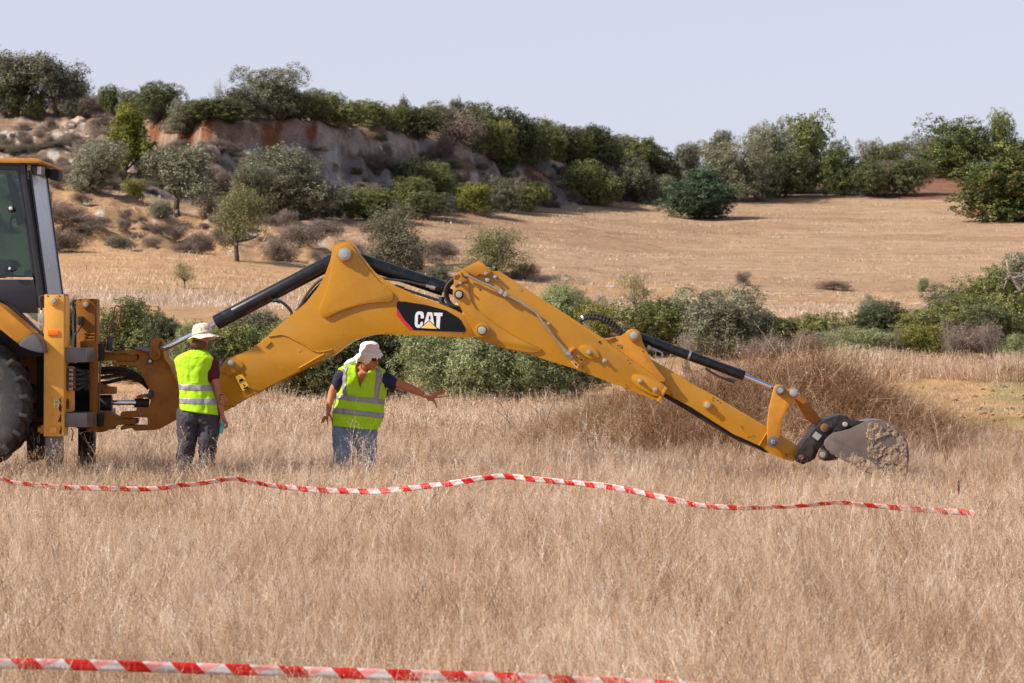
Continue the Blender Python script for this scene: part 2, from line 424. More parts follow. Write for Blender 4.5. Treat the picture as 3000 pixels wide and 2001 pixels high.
def leaf_cloud(seed, n_lobes, n_tufts, per, leaf, tuft_r, flat=0.75, shape='bush', elong=1.8, accent=0.0, spiky=0.0, inner=0.3):
    r = np.random.default_rng(seed)
    # lobes
    L = []
    for i in range(n_lobes):
        if shape == 'bush':
            a = r.uniform(0, 2*np.pi); rad = 0.33*np.sqrt(r.uniform(0, 1)); z = r.uniform(0.10, 0.74)
            rr = r.uniform(0.13, 0.25)*(1.15-0.35*z)
            if i < 3: rad *= 0.3; rr = 0.27; z = 0.45+0.12*(i-1)
        elif shape == 'round':
            a = r.uniform(0, 2*np.pi); q = r.uniform(0, 1)**.6; z = r.uniform(0.12, 0.82); rad = 0.33*q*np.sqrt(max(.15, 1-((z-.42)/.48)**2)); rr = r.uniform(0.13, 0.19)
            if i < 3: rad *= .2; rr = .27; z = .42+.1*(i-1)
        elif shape == 'tree':
            a = r.uniform(0, 2*np.pi); rad = 0.34*np.sqrt(r.uniform(0, 1)); z = r.uniform(0.30, 0.86); rr = r.uniform(0.10, 0.20)
            if i < 2: rad *= 0.2; rr = 0.22; z = 0.65
        elif shape == 'cone':
            z = r.uniform(0.08, 0.9); a = r.uniform(0, 2*np.pi); rad = 0.36*(1-z)*np.sqrt(r.uniform(0.2, 1)); rr = r.uniform(0.09, 0.19)*(1.1-0.6*z)
        else:  # low mat
            a = r.uniform(0, 2*np.pi); rad = 0.36*np.sqrt(r.uniform(0, 1)); z = r.uniform(0.1, 0.6); rr = r.uniform(0.14, 0.24)
        L.append((rad*np.cos(a), rad*np.sin(a), z, rr))
    L = np.array(L)
    w = L[:, 3]**2; w /= w.sum()
    li = r.choice(len(L), n_tufts, p=w)
    d = r.normal(size=(n_tufts, 3)); d /= np.linalg.norm(d, axis=1)[:, None]
    rad = L[li, 3]*np.where(r.uniform(size=n_tufts) < inner, r.uniform(0.2, 0.9, n_tufts), r.uniform(0.88, 1.08, n_tufts))
    if spiky: rad = rad*(1+spiky*np.maximum(0, r.normal(size=n_tufts)))
    C = L[li, :3]+d*rad[:, None]*np.array([1, 1, flat+0.2])
    C[:, 2] = np.clip(C[:, 2], 0.01, None)
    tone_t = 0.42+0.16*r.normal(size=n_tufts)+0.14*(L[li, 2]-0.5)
    acc_t = (r.uniform(size=n_tufts) < accent).astype(float)*r.uniform(0.4, 1.0, n_tufts)
    n = n_tufts*per
    ti = np.repeat(np.arange(n_tufts), per)
    off = r.normal(size=(n, 3))*tuft_r*0.6
    pos = C[ti]+off
    nd = d[ti]+r.normal(size=(n, 3))*0.75; nd[:, 2] += 0.35
    nd /= np.linalg.norm(nd, axis=1)[:, None]
    u = np.cross(nd, r.normal(size=(n, 3))); u /= np.linalg.norm(u, axis=1)[:, None]+1e-9
    vv = np.cross(nd, u)
    s = leaf*r.uniform(0.6, 1.35, n)[:, None]
    a = pos-u*s*elong*0.5; b = pos+u*s*elong*0.5; c = pos+vv*s*0.5+u*s*0.1*elong; e = pos-vv*s*0.5-u*s*0.1*elong
    V = np.stack([a, e, b, c], 1).reshape(-1, 3)
    zr = np.quantile(V[:, 2], [0.005, 0.995]); zlo = zr[0] if shape in ('bush', 'mat', 'round') else 0.0
    V[:, 2] = (V[:, 2]-zlo)/(zr[1]-zlo); L = L.copy(); L[:, 2] = (L[:, 2]-zlo)/(zr[1]-zlo)
    k_ = 0.5/np.quantile(np.abs(V[:, :2]).max(axis=1), 0.985); V[:, :2] *= k_; L[:, :2] *= k_
    tone = np.repeat(np.clip(tone_t[ti]+0.13*r.normal(size=n), 0, 1), 4)
    acc = np.repeat(acc_t[ti], 4)
    return V, tone, acc, L
def cloud_mesh(name, V, tone, acc, material):
    nv = len(V); me = bpy.data.meshes.new(name)
    me.vertices.add(nv); me.vertices.foreach_set('co', V.reshape(-1))
    me.loops.add(nv); me.loops.foreach_set('vertex_index', np.arange(nv, dtype=np.int32))
    me.polygons.add(nv//4); me.polygons.foreach_set('loop_start', np.arange(0, nv, 4, dtype=np.int32))
    me.update(calc_edges=True)
    at = me.attributes.new('tone', 'FLOAT', 'POINT'); at.data.foreach_set('value', tone.astype(np.float32))
    at = me.attributes.new('accent', 'FLOAT', 'POINT'); at.data.foreach_set('value', acc.astype(np.float32))
    me.materials.append(material); return me
def bark_mesh(seed, L, tree=False, r0=0.03):
    rr = random.Random(seed); b = Bag()
    base = Vector((0, 0, -0.04))
    fork = Vector((rr.uniform(-.03, .03), rr.uniform(-.03, .03), 0.26 if tree else 0.08))
    b.add(tube(spline([base, fork*0.5+Vector((rr.uniform(-.02, .02), 0, 0)), fork], 3), [r0*1.25-(r0*0.35)*i/6 for i in range(7)], 7))
    for (x, y, z, r) in L[:11]:
        e = Vector((x, y, z)); m1 = fork.lerp(e, 0.45)+Vector((rr.uniform(-.05, .05), rr.uniform(-.05, .05), rr.uniform(-.02, .04)))
        pts = spline([fork, m1, e], 4); b.add(tube(pts, [r0*0.62*(1-i/len(pts)*0.75) for i in range(len(pts))], 5))
        for k in range(3):
            s = pts[rr.randint(3, 7)]; e2 = s+Vector((rr.uniform(-1, 1), rr.uniform(-1, 1), rr.uniform(-.1, 1))).normalized()*r*rr.uniform(.8, 1.3)
            b.add(tube([s, s.lerp(e2, .5)+Vector((0, 0, .015)), e2], [r0*0.25, r0*0.17, r0*0.06], 4))
    me = mesh('bark', b.v, b.f, True); me.materials.append(BARK); return me
def twig_mesh(seed, n=60, h=1.0, material=None, r0=0.006):
    rr = random.Random(seed); b = Bag()
    for i in range(n):
        a = rr.uniform(0, 6.28); l = rr.uniform(.55, 1.05)*h; sp = rr.uniform(.05, .5)
        p0 = Vector((rr.uniform(-.08, .08), rr.uniform(-.08, .08), 0)); p2 = p0+Vector((math.cos(a)*sp, math.sin(a)*sp, l*math.sqrt(max(.1, 1-sp*sp))))
        p1 = p0.lerp(p2, .5)+Vector((rr.uniform(-.05, .05), rr.uniform(-.05, .05), .05))
        b.add(tube([p0, p1, p2], [r0, r0*.7, r0*.3], 3, cap=False))
        for k in range(4):
            s = p1.lerp(p2, rr.uniform(0, .9)); e = s+Vector((rr.uniform(-1, 1), rr.uniform(-1, 1), rr.uniform(0.1, 1))).normalized()*rr.uniform(.08, .2)
            b.add(tube([s, e], [r0*.5, r0*.25], 3, cap=False))
    me = mesh('twigs', b.v, b.f); me.materials.append(material or TWIG); return me

PROTO = {}
def proto(key, mk, seed, trunk=True, tree=False, r0=0.03, **kw):
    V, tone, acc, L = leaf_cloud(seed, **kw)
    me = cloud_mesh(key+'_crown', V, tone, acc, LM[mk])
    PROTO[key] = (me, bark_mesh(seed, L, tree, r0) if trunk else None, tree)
for i in range(3):
    proto('olive%d' % i, 'olive', 11+i, n_lobes=20, n_tufts=1500, per=22, leaf=0.010, tuft_r=0.036, elong=3.0, r0=0.028)
    proto('dark%d' % i, 'dark', 21+i, n_lobes=24, n_tufts=1400, per=24, leaf=0.0135, tuft_r=0.030, elong=1.6, r0=0.028)
    proto('green%d' % i, 'green', 31+i, n_lobes=24, n_tufts=1400, per=24, leaf=0.0135, tuft_r=0.032, elong=1.6, r0=0.024)
for i in range(2):
    proto('tree%d' % i, 'olive', 41+i, tree=True, n_lobes=20, n_tufts=850, per=18, leaf=0.013, tuft_r=0.04, shape='tree', elong=2.6, r0=0.034)
    proto('feather%d' % i, 'feather', 51+i, n_lobes=26, n_tufts=1500, per=22, leaf=0.0085, tuft_r=0.045, elong=4.5, spiky=0.10, r0=0.02)
    proto('yellow%d' % i, 'yellow', 61+i, n_lobes=20, n_tufts=800, per=18, leaf=0.016, tuft_r=0.035, elong=1.8, r0=0.02, spiky=0.06)
    proto('scrub%d' % i, 'scrub', 71+i, n_lobes=18, n_tufts=800, per=16, leaf=0.0075, tuft_r=0.06, shape='mat', elong=6.5, r0=0.014, spiky=0.12)
    proto('carob%d' % i, 'carob', 81+i, n_lobes=30, n_tufts=1500, per=18, leaf=0.0155, tuft_r=0.028, elong=1.5, accent=0.07, r0=0.04)
proto('round0', 'bluish', 101, n_lobes=34, n_tufts=1700, per=24, leaf=0.0135, tuft_r=0.028, shape='round', elong=1.6, r0=0.03)
proto('round1', 'carob', 102, n_lobes=34, n_tufts=1700, per=22, leaf=0.0145, tuft_r=0.026, shape='round', elong=1.5, accent=0.06, r0=0.035)
proto('pine0', 'pine', 91, n_lobes=30, n_tufts=1100, per=20, leaf=0.010, tuft_r=0.033, shape='cone', elong=4.0, r0=0.03, spiky=0.08)
proto('sapling0', 'sapling', 95, tree=True, n_lobes=18, n_tufts=420, per=9, leaf=0.011, tuft_r=0.05, shape='tree', elong=3.2, r0=0.022, inner=0.6, spiky=0.1)
proto('thin0', 'sapling', 96, tree=True, n_lobes=24, n_tufts=900, per=12, leaf=0.0095, tuft_r=0.055, shape='tree', elong=3.2, r0=0.03, inner=0.6, spiky=0.12)
proto('dull0', 'sapling', 97, n_lobes=24, n_tufts=1000, per=14, leaf=0.0105, tuft_r=0.05, elong=3.0, r0=0.026, inner=0.5, spiky=0.12)
proto('dull1', 'olive', 98, n_lobes=26, n_tufts=1200, per=14, leaf=0.0105, tuft_r=0.045, elong=3.0, r0=0.03, inner=0.5, spiky=0.12)
PROTO['twig0'] = (twig_mesh(3), None, False)

def plant(name, cat, key, px, top, base, w, label, group=None, D=None, sink=0.0, rot=None, dd=0.0):
    """px centre / top / base rows / width in photo pixels give the plant's true place and size on the terrain"""
    if D is not None and D > 110 and px < 1990:      # hill plants stand where their foot shows, or just behind the lip
        dd_, zz_ = _cols(px); h_ = hit(px, base, 60)
        D = h_ if h_ < dd_[13]+1 else dd_[13]+1.2
    if D is None: D = hit(px, base)
    D += dd
    z = gxy((px-CX)/F*D, D)-sink
    H = max(0.25, (CAMZ-(top-CY)/F*D)-z); Wd = w/F*D
    me, bk, tree = PROTO[key]
    r = root(name, ((px-CX)/F*D, D, z), label, cat, group)
    r.rotation_euler = (0, 0, rot if rot is not None else rng.uniform(0, 6.28))
    nm = 'crown' if cat in ('tree',) else ('twigs' if key.startswith('twig') else 'foliage')
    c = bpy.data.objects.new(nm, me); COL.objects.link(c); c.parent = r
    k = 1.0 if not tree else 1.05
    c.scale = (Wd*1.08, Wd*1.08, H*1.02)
    if bk:
        t_ = bpy.data.objects.new('trunk' if cat == 'tree' else 'stems', bk); COL.objects.link(t_); t_.parent = r; t_.scale = c.scale
    return r
B = 'bush'; T = 'tree'
# skyline of the left hill
plant('olive_tree', T, 'tree0', 48, 152, 312, 200, 'grey-green tree at the top left corner of the skyline', D=139)
plant('olive_tree', T, 'tree1', 165, 170, 310, 160, 'dark-crowned tree on the hilltop, second from the left edge', D=136)
plant('evergreen_bush', B, 'dark0', 38, 225, 316, 120, 'dark green bush under the tree at the left edge of the skyline', D=134)
plant('evergreen_bush', B, 'green1', 105, 262, 318, 75, 'small green bush between the two hilltop trees on the left', D=133)
plant('hilltop_bush', B, 'olive0', 225, 245, 312, 100, 'pale bush on the skyline right of the dark-crowned hilltop tree', D=136)
plant('hilltop_bush', B, 'green0', 322, 252, 312, 60, 'spiky little green bush in the low gap of the left skyline', D=138)
plant('hilltop_bush', B, 'olive1', 378, 266, 318, 80, 'low grey bush on the skyline left of the dark rounded one', D=139)
plant('hilltop_bush', B, 'dark1', 465, 245, 355, 150, 'dark rounded bush on the skyline above the red cliff', D=138)
plant('hilltop_bush', B, 'olive2', 545, 300, 365, 120, 'brownish bush hanging over the lip of the red cliff', D=137)
plant('hilltop_bush', B, 'dark2', 630, 285, 378, 190, 'broad dark bush spilling over the cliff edge beside the big olive', D=137.5)
plant('bare_shrub', B, 'twig0', 640, 228, 305, 60, 'thin bare shrub sticking up on the skyline left of the big olive', D=144)
plant('olive_tree', T, 'olive1', 788, 200, 350, 205, 'tallest rounded olive tree on the hill crest', D=146)
plant('hilltop_bush', B, 'green2', 850, 262, 350, 120, 'olive-green bush at the right foot of the crest olive tree', D=144)
plant('hilltop_bush', B, 'olive0', 925, 262, 345, 90, 'pale grey bush on the crest right of the big olive', D=149)
plant('hilltop_bush', B, 'green1', 985, 275, 392, 150, 'round green bush on the crest where the cliff turns white', D=142)
plant('hilltop_bush', B, 'green0', 1085, 296, 370, 120, 'light green bush on the crest right of the round green one', D=150)
plant('hilltop_tree', T, 'tree1', 1183, 284, 335, 40, 'tiny tree poking above the crest at mid skyline, left one of two', D=158)
plant('hilltop_bush', B, 'green2', 1150, 310, 375, 90, 'yellowish bush on the crest below the tiny tree', D=152)
plant('hilltop_bush', B, 'dark0', 1225, 318, 425, 140, 'dark bush on the crest with its foot in the white slope', D=150)
plant('hilltop_bush', B, 'scrub0', 1330, 325, 430, 160, 'brown leafless bush on the crest between two dark ones', D=153)
plant('hilltop_tree', T, 'tree0', 1338, 288, 345, 42, 'tiny tree poking above the crest at mid skyline, right one of two', D=165)
plant('hilltop_bush', B, 'olive2', 1290, 305, 390, 130, 'grey-green bush along the crest behind the brown one', D=162)
plant('hilltop_bush', B, 'green1', 1425, 308, 440, 130, 'green bush at the shoulder of the hill crest', D=160)
plant('hillside_bush', B, 'dark2', 1500, 325, 490, 190, 'largest dark bush on the descending shoulder of the hill', D=157)
plant('hillside_bush', B, 'dark1', 1560, 375, 500, 130, 'dark bush on the steep slope just right of the largest one', D=158)
plant('hillside_bush', B, 'carob0', 1455, 385, 480, 115, 'reddish tinged bush low on the shaded shoulder', D=152)
plant('hillside_bush', B, 'olive1', 1612, 362, 440, 80, 'grey bush in the notch of the descending skyline', D=166)
plant('hillside_bush', B, 'dark0', 1715, 373, 510, 180, 'rounded dark bush on the descending skyline after the notch', D=161)
plant('hillside_bush', B, 'green0', 1690, 405, 500, 100, 'brown-green bush in front of the rounded dark skyline one', D=157)
plant('hillside_bush', B, 'olive0', 1825, 397, 490, 120, 'olive bush on the lower skyline near the right end of the hill', D=170)
plant('hillside_bush', B, 'dark1', 1890, 420, 530, 170, 'dark bush forming the right end of the left hill', D=168)
plant('hillside_bush', B, 'dark2', 1950, 455, 560, 110, 'dark bush at the low tip where the left hill meets the field', D=167)
for i, (px, top, base, w, key, lb) in enumerate([
 (700, 262, 345, 130, 'olive0', 'grey-green bush on the crest left of the tallest olive tree'),
 (895, 285, 338, 90, 'green0', 'olive bush between the tallest olive and the round green bush'),
 (1385, 305, 440, 140, 'dark2', 'dark tall bush filling the crest right of the tiny trees'),
 (1440, 345, 470, 130, 'green2', 'olive-green bush hanging below the crest shoulder'),
 (1585, 350, 490, 130, 'green1', 'olive bush on the slope right of the largest dark bush'),
 (1650, 372, 490, 120, 'dark1', 'dark bush filling the notch of the skyline'),
 (1770, 385, 505, 130, 'dark2', 'dark bush right of the rounded dark skyline one'),
 (1860, 405, 520, 130, 'green1', 'olive-green bush along the lower end of the skyline'),
 (560, 292, 350, 110, 'olive1', 'grey bush on the crest right of the dark rounded one'),
 (270, 278, 318, 90, 'scrub1', 'brown dry bush in the skyline gap left of the spiky green one'),
 (425, 285, 330, 80, 'green1', 'green bush tucked against the dark rounded skyline bush')]):
    plant('hilltop_bush', B, key, px, top, base, w, lb, D=130)
# foot and slope of the hill
plant('pine_tree', T, 'pine0', 372, 315, 520, 175, 'bright yellow-green pine on the rocky slope', D=116)
plant('pine_bush', B, 'yellow0', 392, 522, 590, 70, 'small bright green bush between the two grey olive trees', D=112)
plant('olive_tree', T, 'olive2', 285, 410, 580, 165, 'grey olive tree left of and below the bright pine')
plant('olive_tree', T, 'tree0', 520, 430, 632, 215, 'grey olive tree with a dark trunk right of the bright pine')
plant('olive_tree', T, 'olive0', 845, 437, 645, 300, 'broad silvery olive tree at the foot of the cliff', D=113)
plant('olive_tree', T, 'olive2', 740, 480, 645, 130, 'smaller olive behind the leafy thin tree on the bank', D=112)
plant('thin_tree', T, 'thin0', 695, 545, 772, 200, 'thin leafy tree with forked dark trunk on the bank', rot=0.4)
plant('foot_bush', B, 'green0', 1075, 556, 645, 170, 'green bush right of the silvery olive at the slope foot')
plant('foot_bush', B, 'dark0', 960, 560, 642, 130, 'shaded bush touching the silvery olive tree')
plant('foot_bush', B, 'green2', 1205, 523, 600, 150, 'yellowish green bush above the chalk gully')
plant('foot_bush', B, 'dark1', 1245, 565, 640, 160, 'dark domed bush beside the white chalk streak')
plant('slope_bush', B, 'dark2', 1200, 462, 555, 110, 'dark bush halfway up the shaded slope')
plant('slope_bush', B, 'green1', 1275, 478, 560, 110, 'olive-yellow bush halfway up the shaded slope')
plant('foot_bush', B, 'yellow1', 1385, 537, 628, 120, 'yellow-olive bush right of the chalk streak')
plant('foot_bush', B, 'olive1', 1478, 518, 620, 120, 'light grey bush in the row at the field edge')
plant('foot_bush', B, 'green0', 1552, 532, 618, 105, 'brownish bush at the right end of the row below the dark slope')
plant('foot_bush', B, 'olive2', 1610, 560, 605, 50, 'small pale bush at the bottom corner of the slope')
plant('foot_bush', B, 'green1', 1735, 474, 602, 165, 'large olive-green bush at the field edge below the skyline tip')
plant('foot_bush', B, 'olive0', 1865, 465, 596, 145, 'tall dull bush at the field edge left of the dark blue-green one')
plant('foot_bush', B, 'olive2', 1940, 515, 592, 70, 'small pale bush squeezed beside the dark blue-green one')
plant('field_bush', B, 'round0', 2055, 500, 646, 205, 'dark blue-green round bush standing out in the upper field')
plant('olive_tree', T, 'olive1', 2150, 415, 590, 225, 'broad grey olive tree behind the dark round field bush')
plant('treeline_bush', B, 'olive2', 2022, 417, 500, 90, 'olive bush at the left start of the right-hand tree line', D=176)
plant('treeline_bush', B, 'olive0', 2110, 388, 470, 90, 'grey bush peeking above the broad olive of the tree line', D=178)
plant('treeline_tree', T, 'olive2', 2250, 358, 560, 130, 'brownish grey tree leaning against the red-tipped one', D=163)
plant('treeline_tree', T, 'carob0', 2352, 343, 580, 190, 'tall green tree with a few red tips in the right tree line', D=165)
plant('treeline_bush', B, 'dark1', 2300, 450, 590, 170, 'dark shaded bush under the red-tipped tree', D=160)
plant('treeline_bush', B, 'carob1', 2462, 420, 582, 125, 'green bush with orange tips right of the tall tree', D=162)
plant('treeline_bush', B, 'dark2', 2560, 470, 588, 150, 'dark low bush in the middle of the right tree line', D=161)
plant('treeline_bush', B, 'olive1', 2545, 412, 500, 70, 'little spiky bush on the right tree line skyline', D=175)
plant('treeline_bush', B, 'green2', 2612, 420, 500, 110, 'low green bush in the skyline dip of the tree line', D=175)
plant('treeline_bush', B, 'dark0', 2655, 470, 590, 130, 'dark bush left of the orange earth bank', D=161)
plant('treeline_bush', B, 'scrub1', 2620, 470, 520, 120, 'brown dry brush on top of the right tree line bank', D=172)
plant('treeline_bush', B, 'olive2', 2712, 402, 515, 140, 'grey-brown bush above the orange earth bank', D=174)
plant('treeline_bush', B, 'green1', 2790, 440, 510, 90, 'green bush at the top of the orange bank', D=172)
plant('red_tipped_tree', T, 'carob1', 2812, 348, 500, 235, 'tree with many red pods rising over the bright round bush', D=170)
plant('red_tipped_tree', T, 'carob0', 2938, 332, 450, 100, 'slanting crown with red pods at the far right skyline', D=171)
plant('treeline_bush', B, 'dark1', 2990, 415, 520, 120, 'dark bush on the skyline at the right edge', D=172)
plant('bright_bush', B, 'round1', 2955, 432, 648, 300, 'big bright green round bush at the right edge of the upper field')
# mid bank
plant('bank_bush', B, 'dull1', 1157, 607, 790, 195, 'leafy green bush standing behind the boom cylinder')
plant('bank_bush', B, 'dull0', 1440, 670, 805, 205, 'dull sparse bush behind the top of the stick')
plant('sapling', B, 'sapling0', 1862, 800, 935, 95, 'thin yellowish sapling in the field above the stick')
plant('sapling', B, 'sapling0', 540, 768, 848, 80, 'small bare sapling alone in the tan field on the left')
plant('sapling', B, 'twig0', 1765, 850, 925, 50, 'leafless twiggy sapling between the digger arm and the thin sapling')
plant('small_shrub', B, 'feather0', 2705, 815, 850, 40, 'tiny grey-green shrub in the field at right')
# brown dry scrub, single ones that stand clear
for (px, top, base, w, lb) in [
    (240, 565, 605, 75, 'round brown scrub bush on the tan bank right of the cab roof'),
    (185, 592, 690, 190, 'large purple-brown scrub right beside the cab rear window'),
    (255, 628, 702, 150, 'brown scrub mass, right part of the patch beside the cab'),
    (175, 672, 738, 180, 'low brown scrub at the bottom of the patch beside the cab'),
    (370, 610, 645, 50, 'small grey dry bush on the tan bank below the grey olive'),
    (590, 685, 730, 80, 'brown scrub left of the thin leafy tree'),
    (540, 712, 745, 70, 'reddish brown scrub low on the bank left of the thin tree'),
    (475, 655, 700, 80, 'dusty scrub in the middle of the tan bank'),
    (445, 690, 725, 70, 'faded brown scrub near the lower edge of the tan bank'),
    (880, 655, 730, 130, 'dark brown scrub behind the boom cylinder'),
    (820, 700, 765, 120, 'brown scrub just right of the thin leafy tree'),
    (950, 640, 700, 110, 'rusty brown scrub left of the leafy green bush'),
    (1290, 700, 780, 120, 'brown scrub between the leafy bush and the stick'),
    (1540, 770, 815, 80, 'brown scrub right of the dull sparse bush'),
    (2175, 795, 835, 50, 'rust coloured tuft bush in the upper field'),
    (2440, 822, 845, 100, 'wide low brown scrub along the field terrace'),
    (640, 500, 560, 110, 'brown scrub on the slope between the two right olives'),
    (620, 585, 640, 90, 'russet scrub under the dark-trunked olive')]:
    plant('dry_scrub', 'scrub', 'scrub%d' % (px % 2), px, top, base, w, lb)
def patch(n, x0, x1, y0, y1, label, group, wr=(45, 95), hr=(22, 42), key='scrub'):
    for i in range(n):
        px = rng.uniform(x0, x1); by = rng.uniform(y0, y1); w = rng.uniform(*wr); h = rng.uniform(*hr)
        plant('dry_scrub', 'scrub', '%s%d' % (key, i % 2), px, by-h, by, w, label, group)
patch(14, 0, 330, 350, 520, 'low purple-brown scrub scattered on the rocky slope above the cab', 'scrub on the rocky slope above the cab')
patch(8, 130, 330, 500, 560, 'low brown scrub along the foot of the rocky slope', 'scrub along the slope foot')
patch(9, 420, 1000, 440, 560, 'dark scrub scattered under the red cliff', 'scrub below the red cliff', (40, 90), (20, 40))
patch(8, 1000, 1700, 450, 590, 'dark scrub dotted over the shaded chalk slope', 'scrub on the shaded chalk slope', (35, 85), (18, 36))
patch(9, 150, 640, 620, 740, 'small dusty scrub dotted over the tan bank', 'small scrub on the tan bank', (25, 55), (12, 24))
patch(7, 760, 1100, 660, 780, 'brown scrub on the bank behind the boom', 'scrub on the bank behind the boom', (50, 100), (25, 45))
patch(9, 200, 1000, 300, 350, 'low dry scrub along the hilltop edge', 'dry scrub along the hilltop edge', (40, 90), (20, 35))

# band of bushes just behind the machine
NB = [
 ('dark1', 215, 900, 1085, 120, 56, 'dark green bush seen between the two stabiliser posts'),
 ('green1', 395, 893, 1150, 230, 55, 'full green bush right of the red handle'),
 ('dark0', 480, 935, 1140, 140, 54, 'dark green bush behind the tan-hatted person'),
 ('feather0', 560, 960, 1150, 130, 53, 'loose green bush under the boom cylinder rod'),
 ('olive0', 760, 925, 1120, 190, 57, 'grey twiggy bush under the boom cylinder'),
 ('green0', 690, 955, 1150, 190, 53.5, 'green bush behind the lower end of the boom'),
 ('green2', 850, 960, 1160, 200, 53, 'green bush behind the middle of the boom'),
 ('dark2', 1010, 955, 1165, 210, 52.5, 'dark green bush behind the white-hatted person'),
 ('dark0', 1150, 950, 1160, 200, 53, 'dark leafy bush under the black decal'),
 ('feather0', 1300, 950, 1175, 240, 52, 'pale feathery bush above the outstretched hand'),
 ('feather1', 1420, 965, 1180, 200, 51.5, 'pale feathery bush under the stick pivot pin'),
 ('dark1', 1500, 1000, 1170, 150, 53, 'shaded dark bush in the middle of the feathery ones'),
 ('feather1', 1560, 985, 1175, 220, 51.5, 'feathery bush under the middle of the stick'),
 ('feather0', 1690, 1020, 1175, 190, 52, 'feathery bush at the left foot of the weed mound'),
 ('feather1', 1655, 845, 1040, 150, 62, 'light green feathery bush rising above the stick'),
 ('yellow0', 1760, 890, 1080, 120, 59, 'yellowish bush behind the black looped hoses'),
 ('green0', 1930, 890, 1085, 210, 58, 'bright green bush left of the round olive one'),
 ('olive1', 2105, 855, 1090, 230, 57, 'round grey-olive bush above the bucket cylinder'),
 ('olive0', 2200, 915, 1095, 160, 58, 'dusky bush right of the round olive one'),
 ('dark1', 2245, 940, 1090, 110, 59, 'dark narrow bush above the cylinder rod'),
 ('green2', 2330, 945, 1090, 170, 57, 'low olive green bush behind the top of the weed mound'),
 ('green1', 2430, 930, 1085, 170, 56.5, 'low scrubby green bush right of the mound top'),
 ('olive2', 2545, 880, 980, 70, 62, 'small grey-green bush peeking over the scrub band'),
 ('dark2', 2590, 900, 1075, 190, 57.5, 'dark olive bush in the middle of the right scrub band'),
 ('feather0', 2520, 975, 1065, 190, 54.5, 'fresh green low bush in front of the right scrub band'),
 ('yellow1', 2700, 965, 1060, 150, 54.5, 'yellow-green bush in front of the right scrub band'),
 ('green0', 2720, 920, 1060, 180, 57, 'olive bush behind the yellow-green one'),
 ('olive2', 2800, 850, 1030, 160, 61, 'silvery shrub at the left foot of the big right bush'),
 ('green2', 2830, 880, 1045, 200, 57.5, 'dark green bush below the big one at the right edge'),
 ('dark1', 2900, 905, 1050, 170, 56.5, 'dark shrub near the right edge in front'),
 ('green1', 2935, 800, 1020, 230, 60, 'big sloping bush below the dead branches'),
 ('olive0', 3010, 760, 1010, 200, 61, 'tall bush cut by the right edge with dead branches on it'),
 ('feather1', 2990, 990, 1060, 90, 53.5, 'small pale green bush at the right edge of the scrub band'),
 ('scrub0', 2840, 960, 1062, 170, 54.8, 'dry twiggy brush between the green bushes at right'),
 ('scrub1', 2400, 985, 1075, 150, 55, 'dry twiggy brush behind the right shoulder of the mound'),
 ('scrub0', 2250, 1000, 1090, 130, 55, 'brown twiggy brush behind the mound top'),
]
for key, px, top, base, w, D, lb in NB:
    plant('field_edge_bush', B, key, px, top-10, base, w*1.15, lb, D=D)
for i, (px, base, w, h, D, lb) in enumerate([(2360, 1075, 90, 110, 54.6, 'bare grey twiggy shrub at the left of the right-hand scrub band'), (2450, 1068, 80, 120, 54.4, 'bare grey shrub between the scrubby green bushes'), (2620, 1062, 90, 110, 54.2, 'bare grey shrub left of the yellow-green bush'), (2780, 1060, 90, 130, 54.2, 'bare grey shrub right of the yellow-green bush'), (2900, 1058, 100, 130, 54.0, 'bare grey shrub in front of the dark bush at right'),
        (2010, 1095, 80, 130, 55.0, 'bare grey shrub at the left foot of the round grey-olive bush'), (2265, 1090, 80, 130, 55.2, 'bare grey shrub behind the bucket cylinder rod'), (640, 1150, 90, 120, 52.6, 'bare grey shrub behind the beige-hatted person'), (820, 1145, 90, 120, 52.2, 'bare grey shrub under the boom'), (1640, 1160, 90, 110, 51.6, 'bare grey shrub at the right end of the feathery bushes')]):
    plant('bare_shrub', B, 'twig0', px, base-h, base, w, lb, D=D)
# dead branches at the right edge
bm_ = Bag()
q = [P(2990, 850, 59), P(2965, 815, 59), P(2955, 790, 59), P(2950, 765, 59.1)]
bm_.add(tube(q, [.06, .045, .04, .03], 6))
for e in [(2925, 820), (2990, 800), (3010, 830), (2940, 845), (3020, 790)]:
    s = q[1].lerp(q[2], random.random()); e_ = P(e[0], e[1], 59+random.uniform(-.3, .3))
    bm_.add(tube(spline([s, s.lerp(e_, .5)+Vector((0, 0, -.05)), e_], 3), [.025]*4+[.012]*3, 5))
    for k in range(3):
        s2 = s.lerp(e_, random.uniform(.3, .9)); bm_.add(tube([s2, s2+Vector((random.uniform(-.3, .3), random.uniform(-.2, .2), random.uniform(-.1, .3)))], [.012, .004], 4))
o = emit('dead_branch', bm_.v, bm_.f, TWIG); tagk(o, None, 'grey dead branches sticking out of the tall bush at the right edge', 'branch')
# brush that covers the slopes as one mass
def slope_brush():
    bg_ = np.random.default_rng(123); tg = bpy.data.collections.new('brush_sources'); pts = []; ro = []; scs = []; ix = []
    while len(pts) < 480:
        px = bg_.uniform(-150, 1950); d, z = _cols(px); k = bg_.uniform()
        if k < 0.72: D = bg_.uniform(d[10]-1, d[13]+1)
        elif k < 0.85: D = bg_.uniform(d[13], d[14]+6)
        else:
            D = bg_.uniform(d[8], d[9]+1)
            if px > 1300: continue
        if d[12]-.2 < D < d[13]+.1: continue
        x = (px-CX)/F*D
        if noise.noise(Vector((x*.35, D*.35, 40))) < -0.05: continue
        pts.append((x, D, gxy(x, D)-.04)); ro.append((0, 0, bg_.uniform(0, 6.28))); s_ = bg_.uniform(.3, 1.0); scs.append((s_, s_, s_*bg_.uniform(.5, .85))); ix.append(int(bg_.integers(4)))
    return pts, ro, scs, ix
BRUSH = slope_brush()
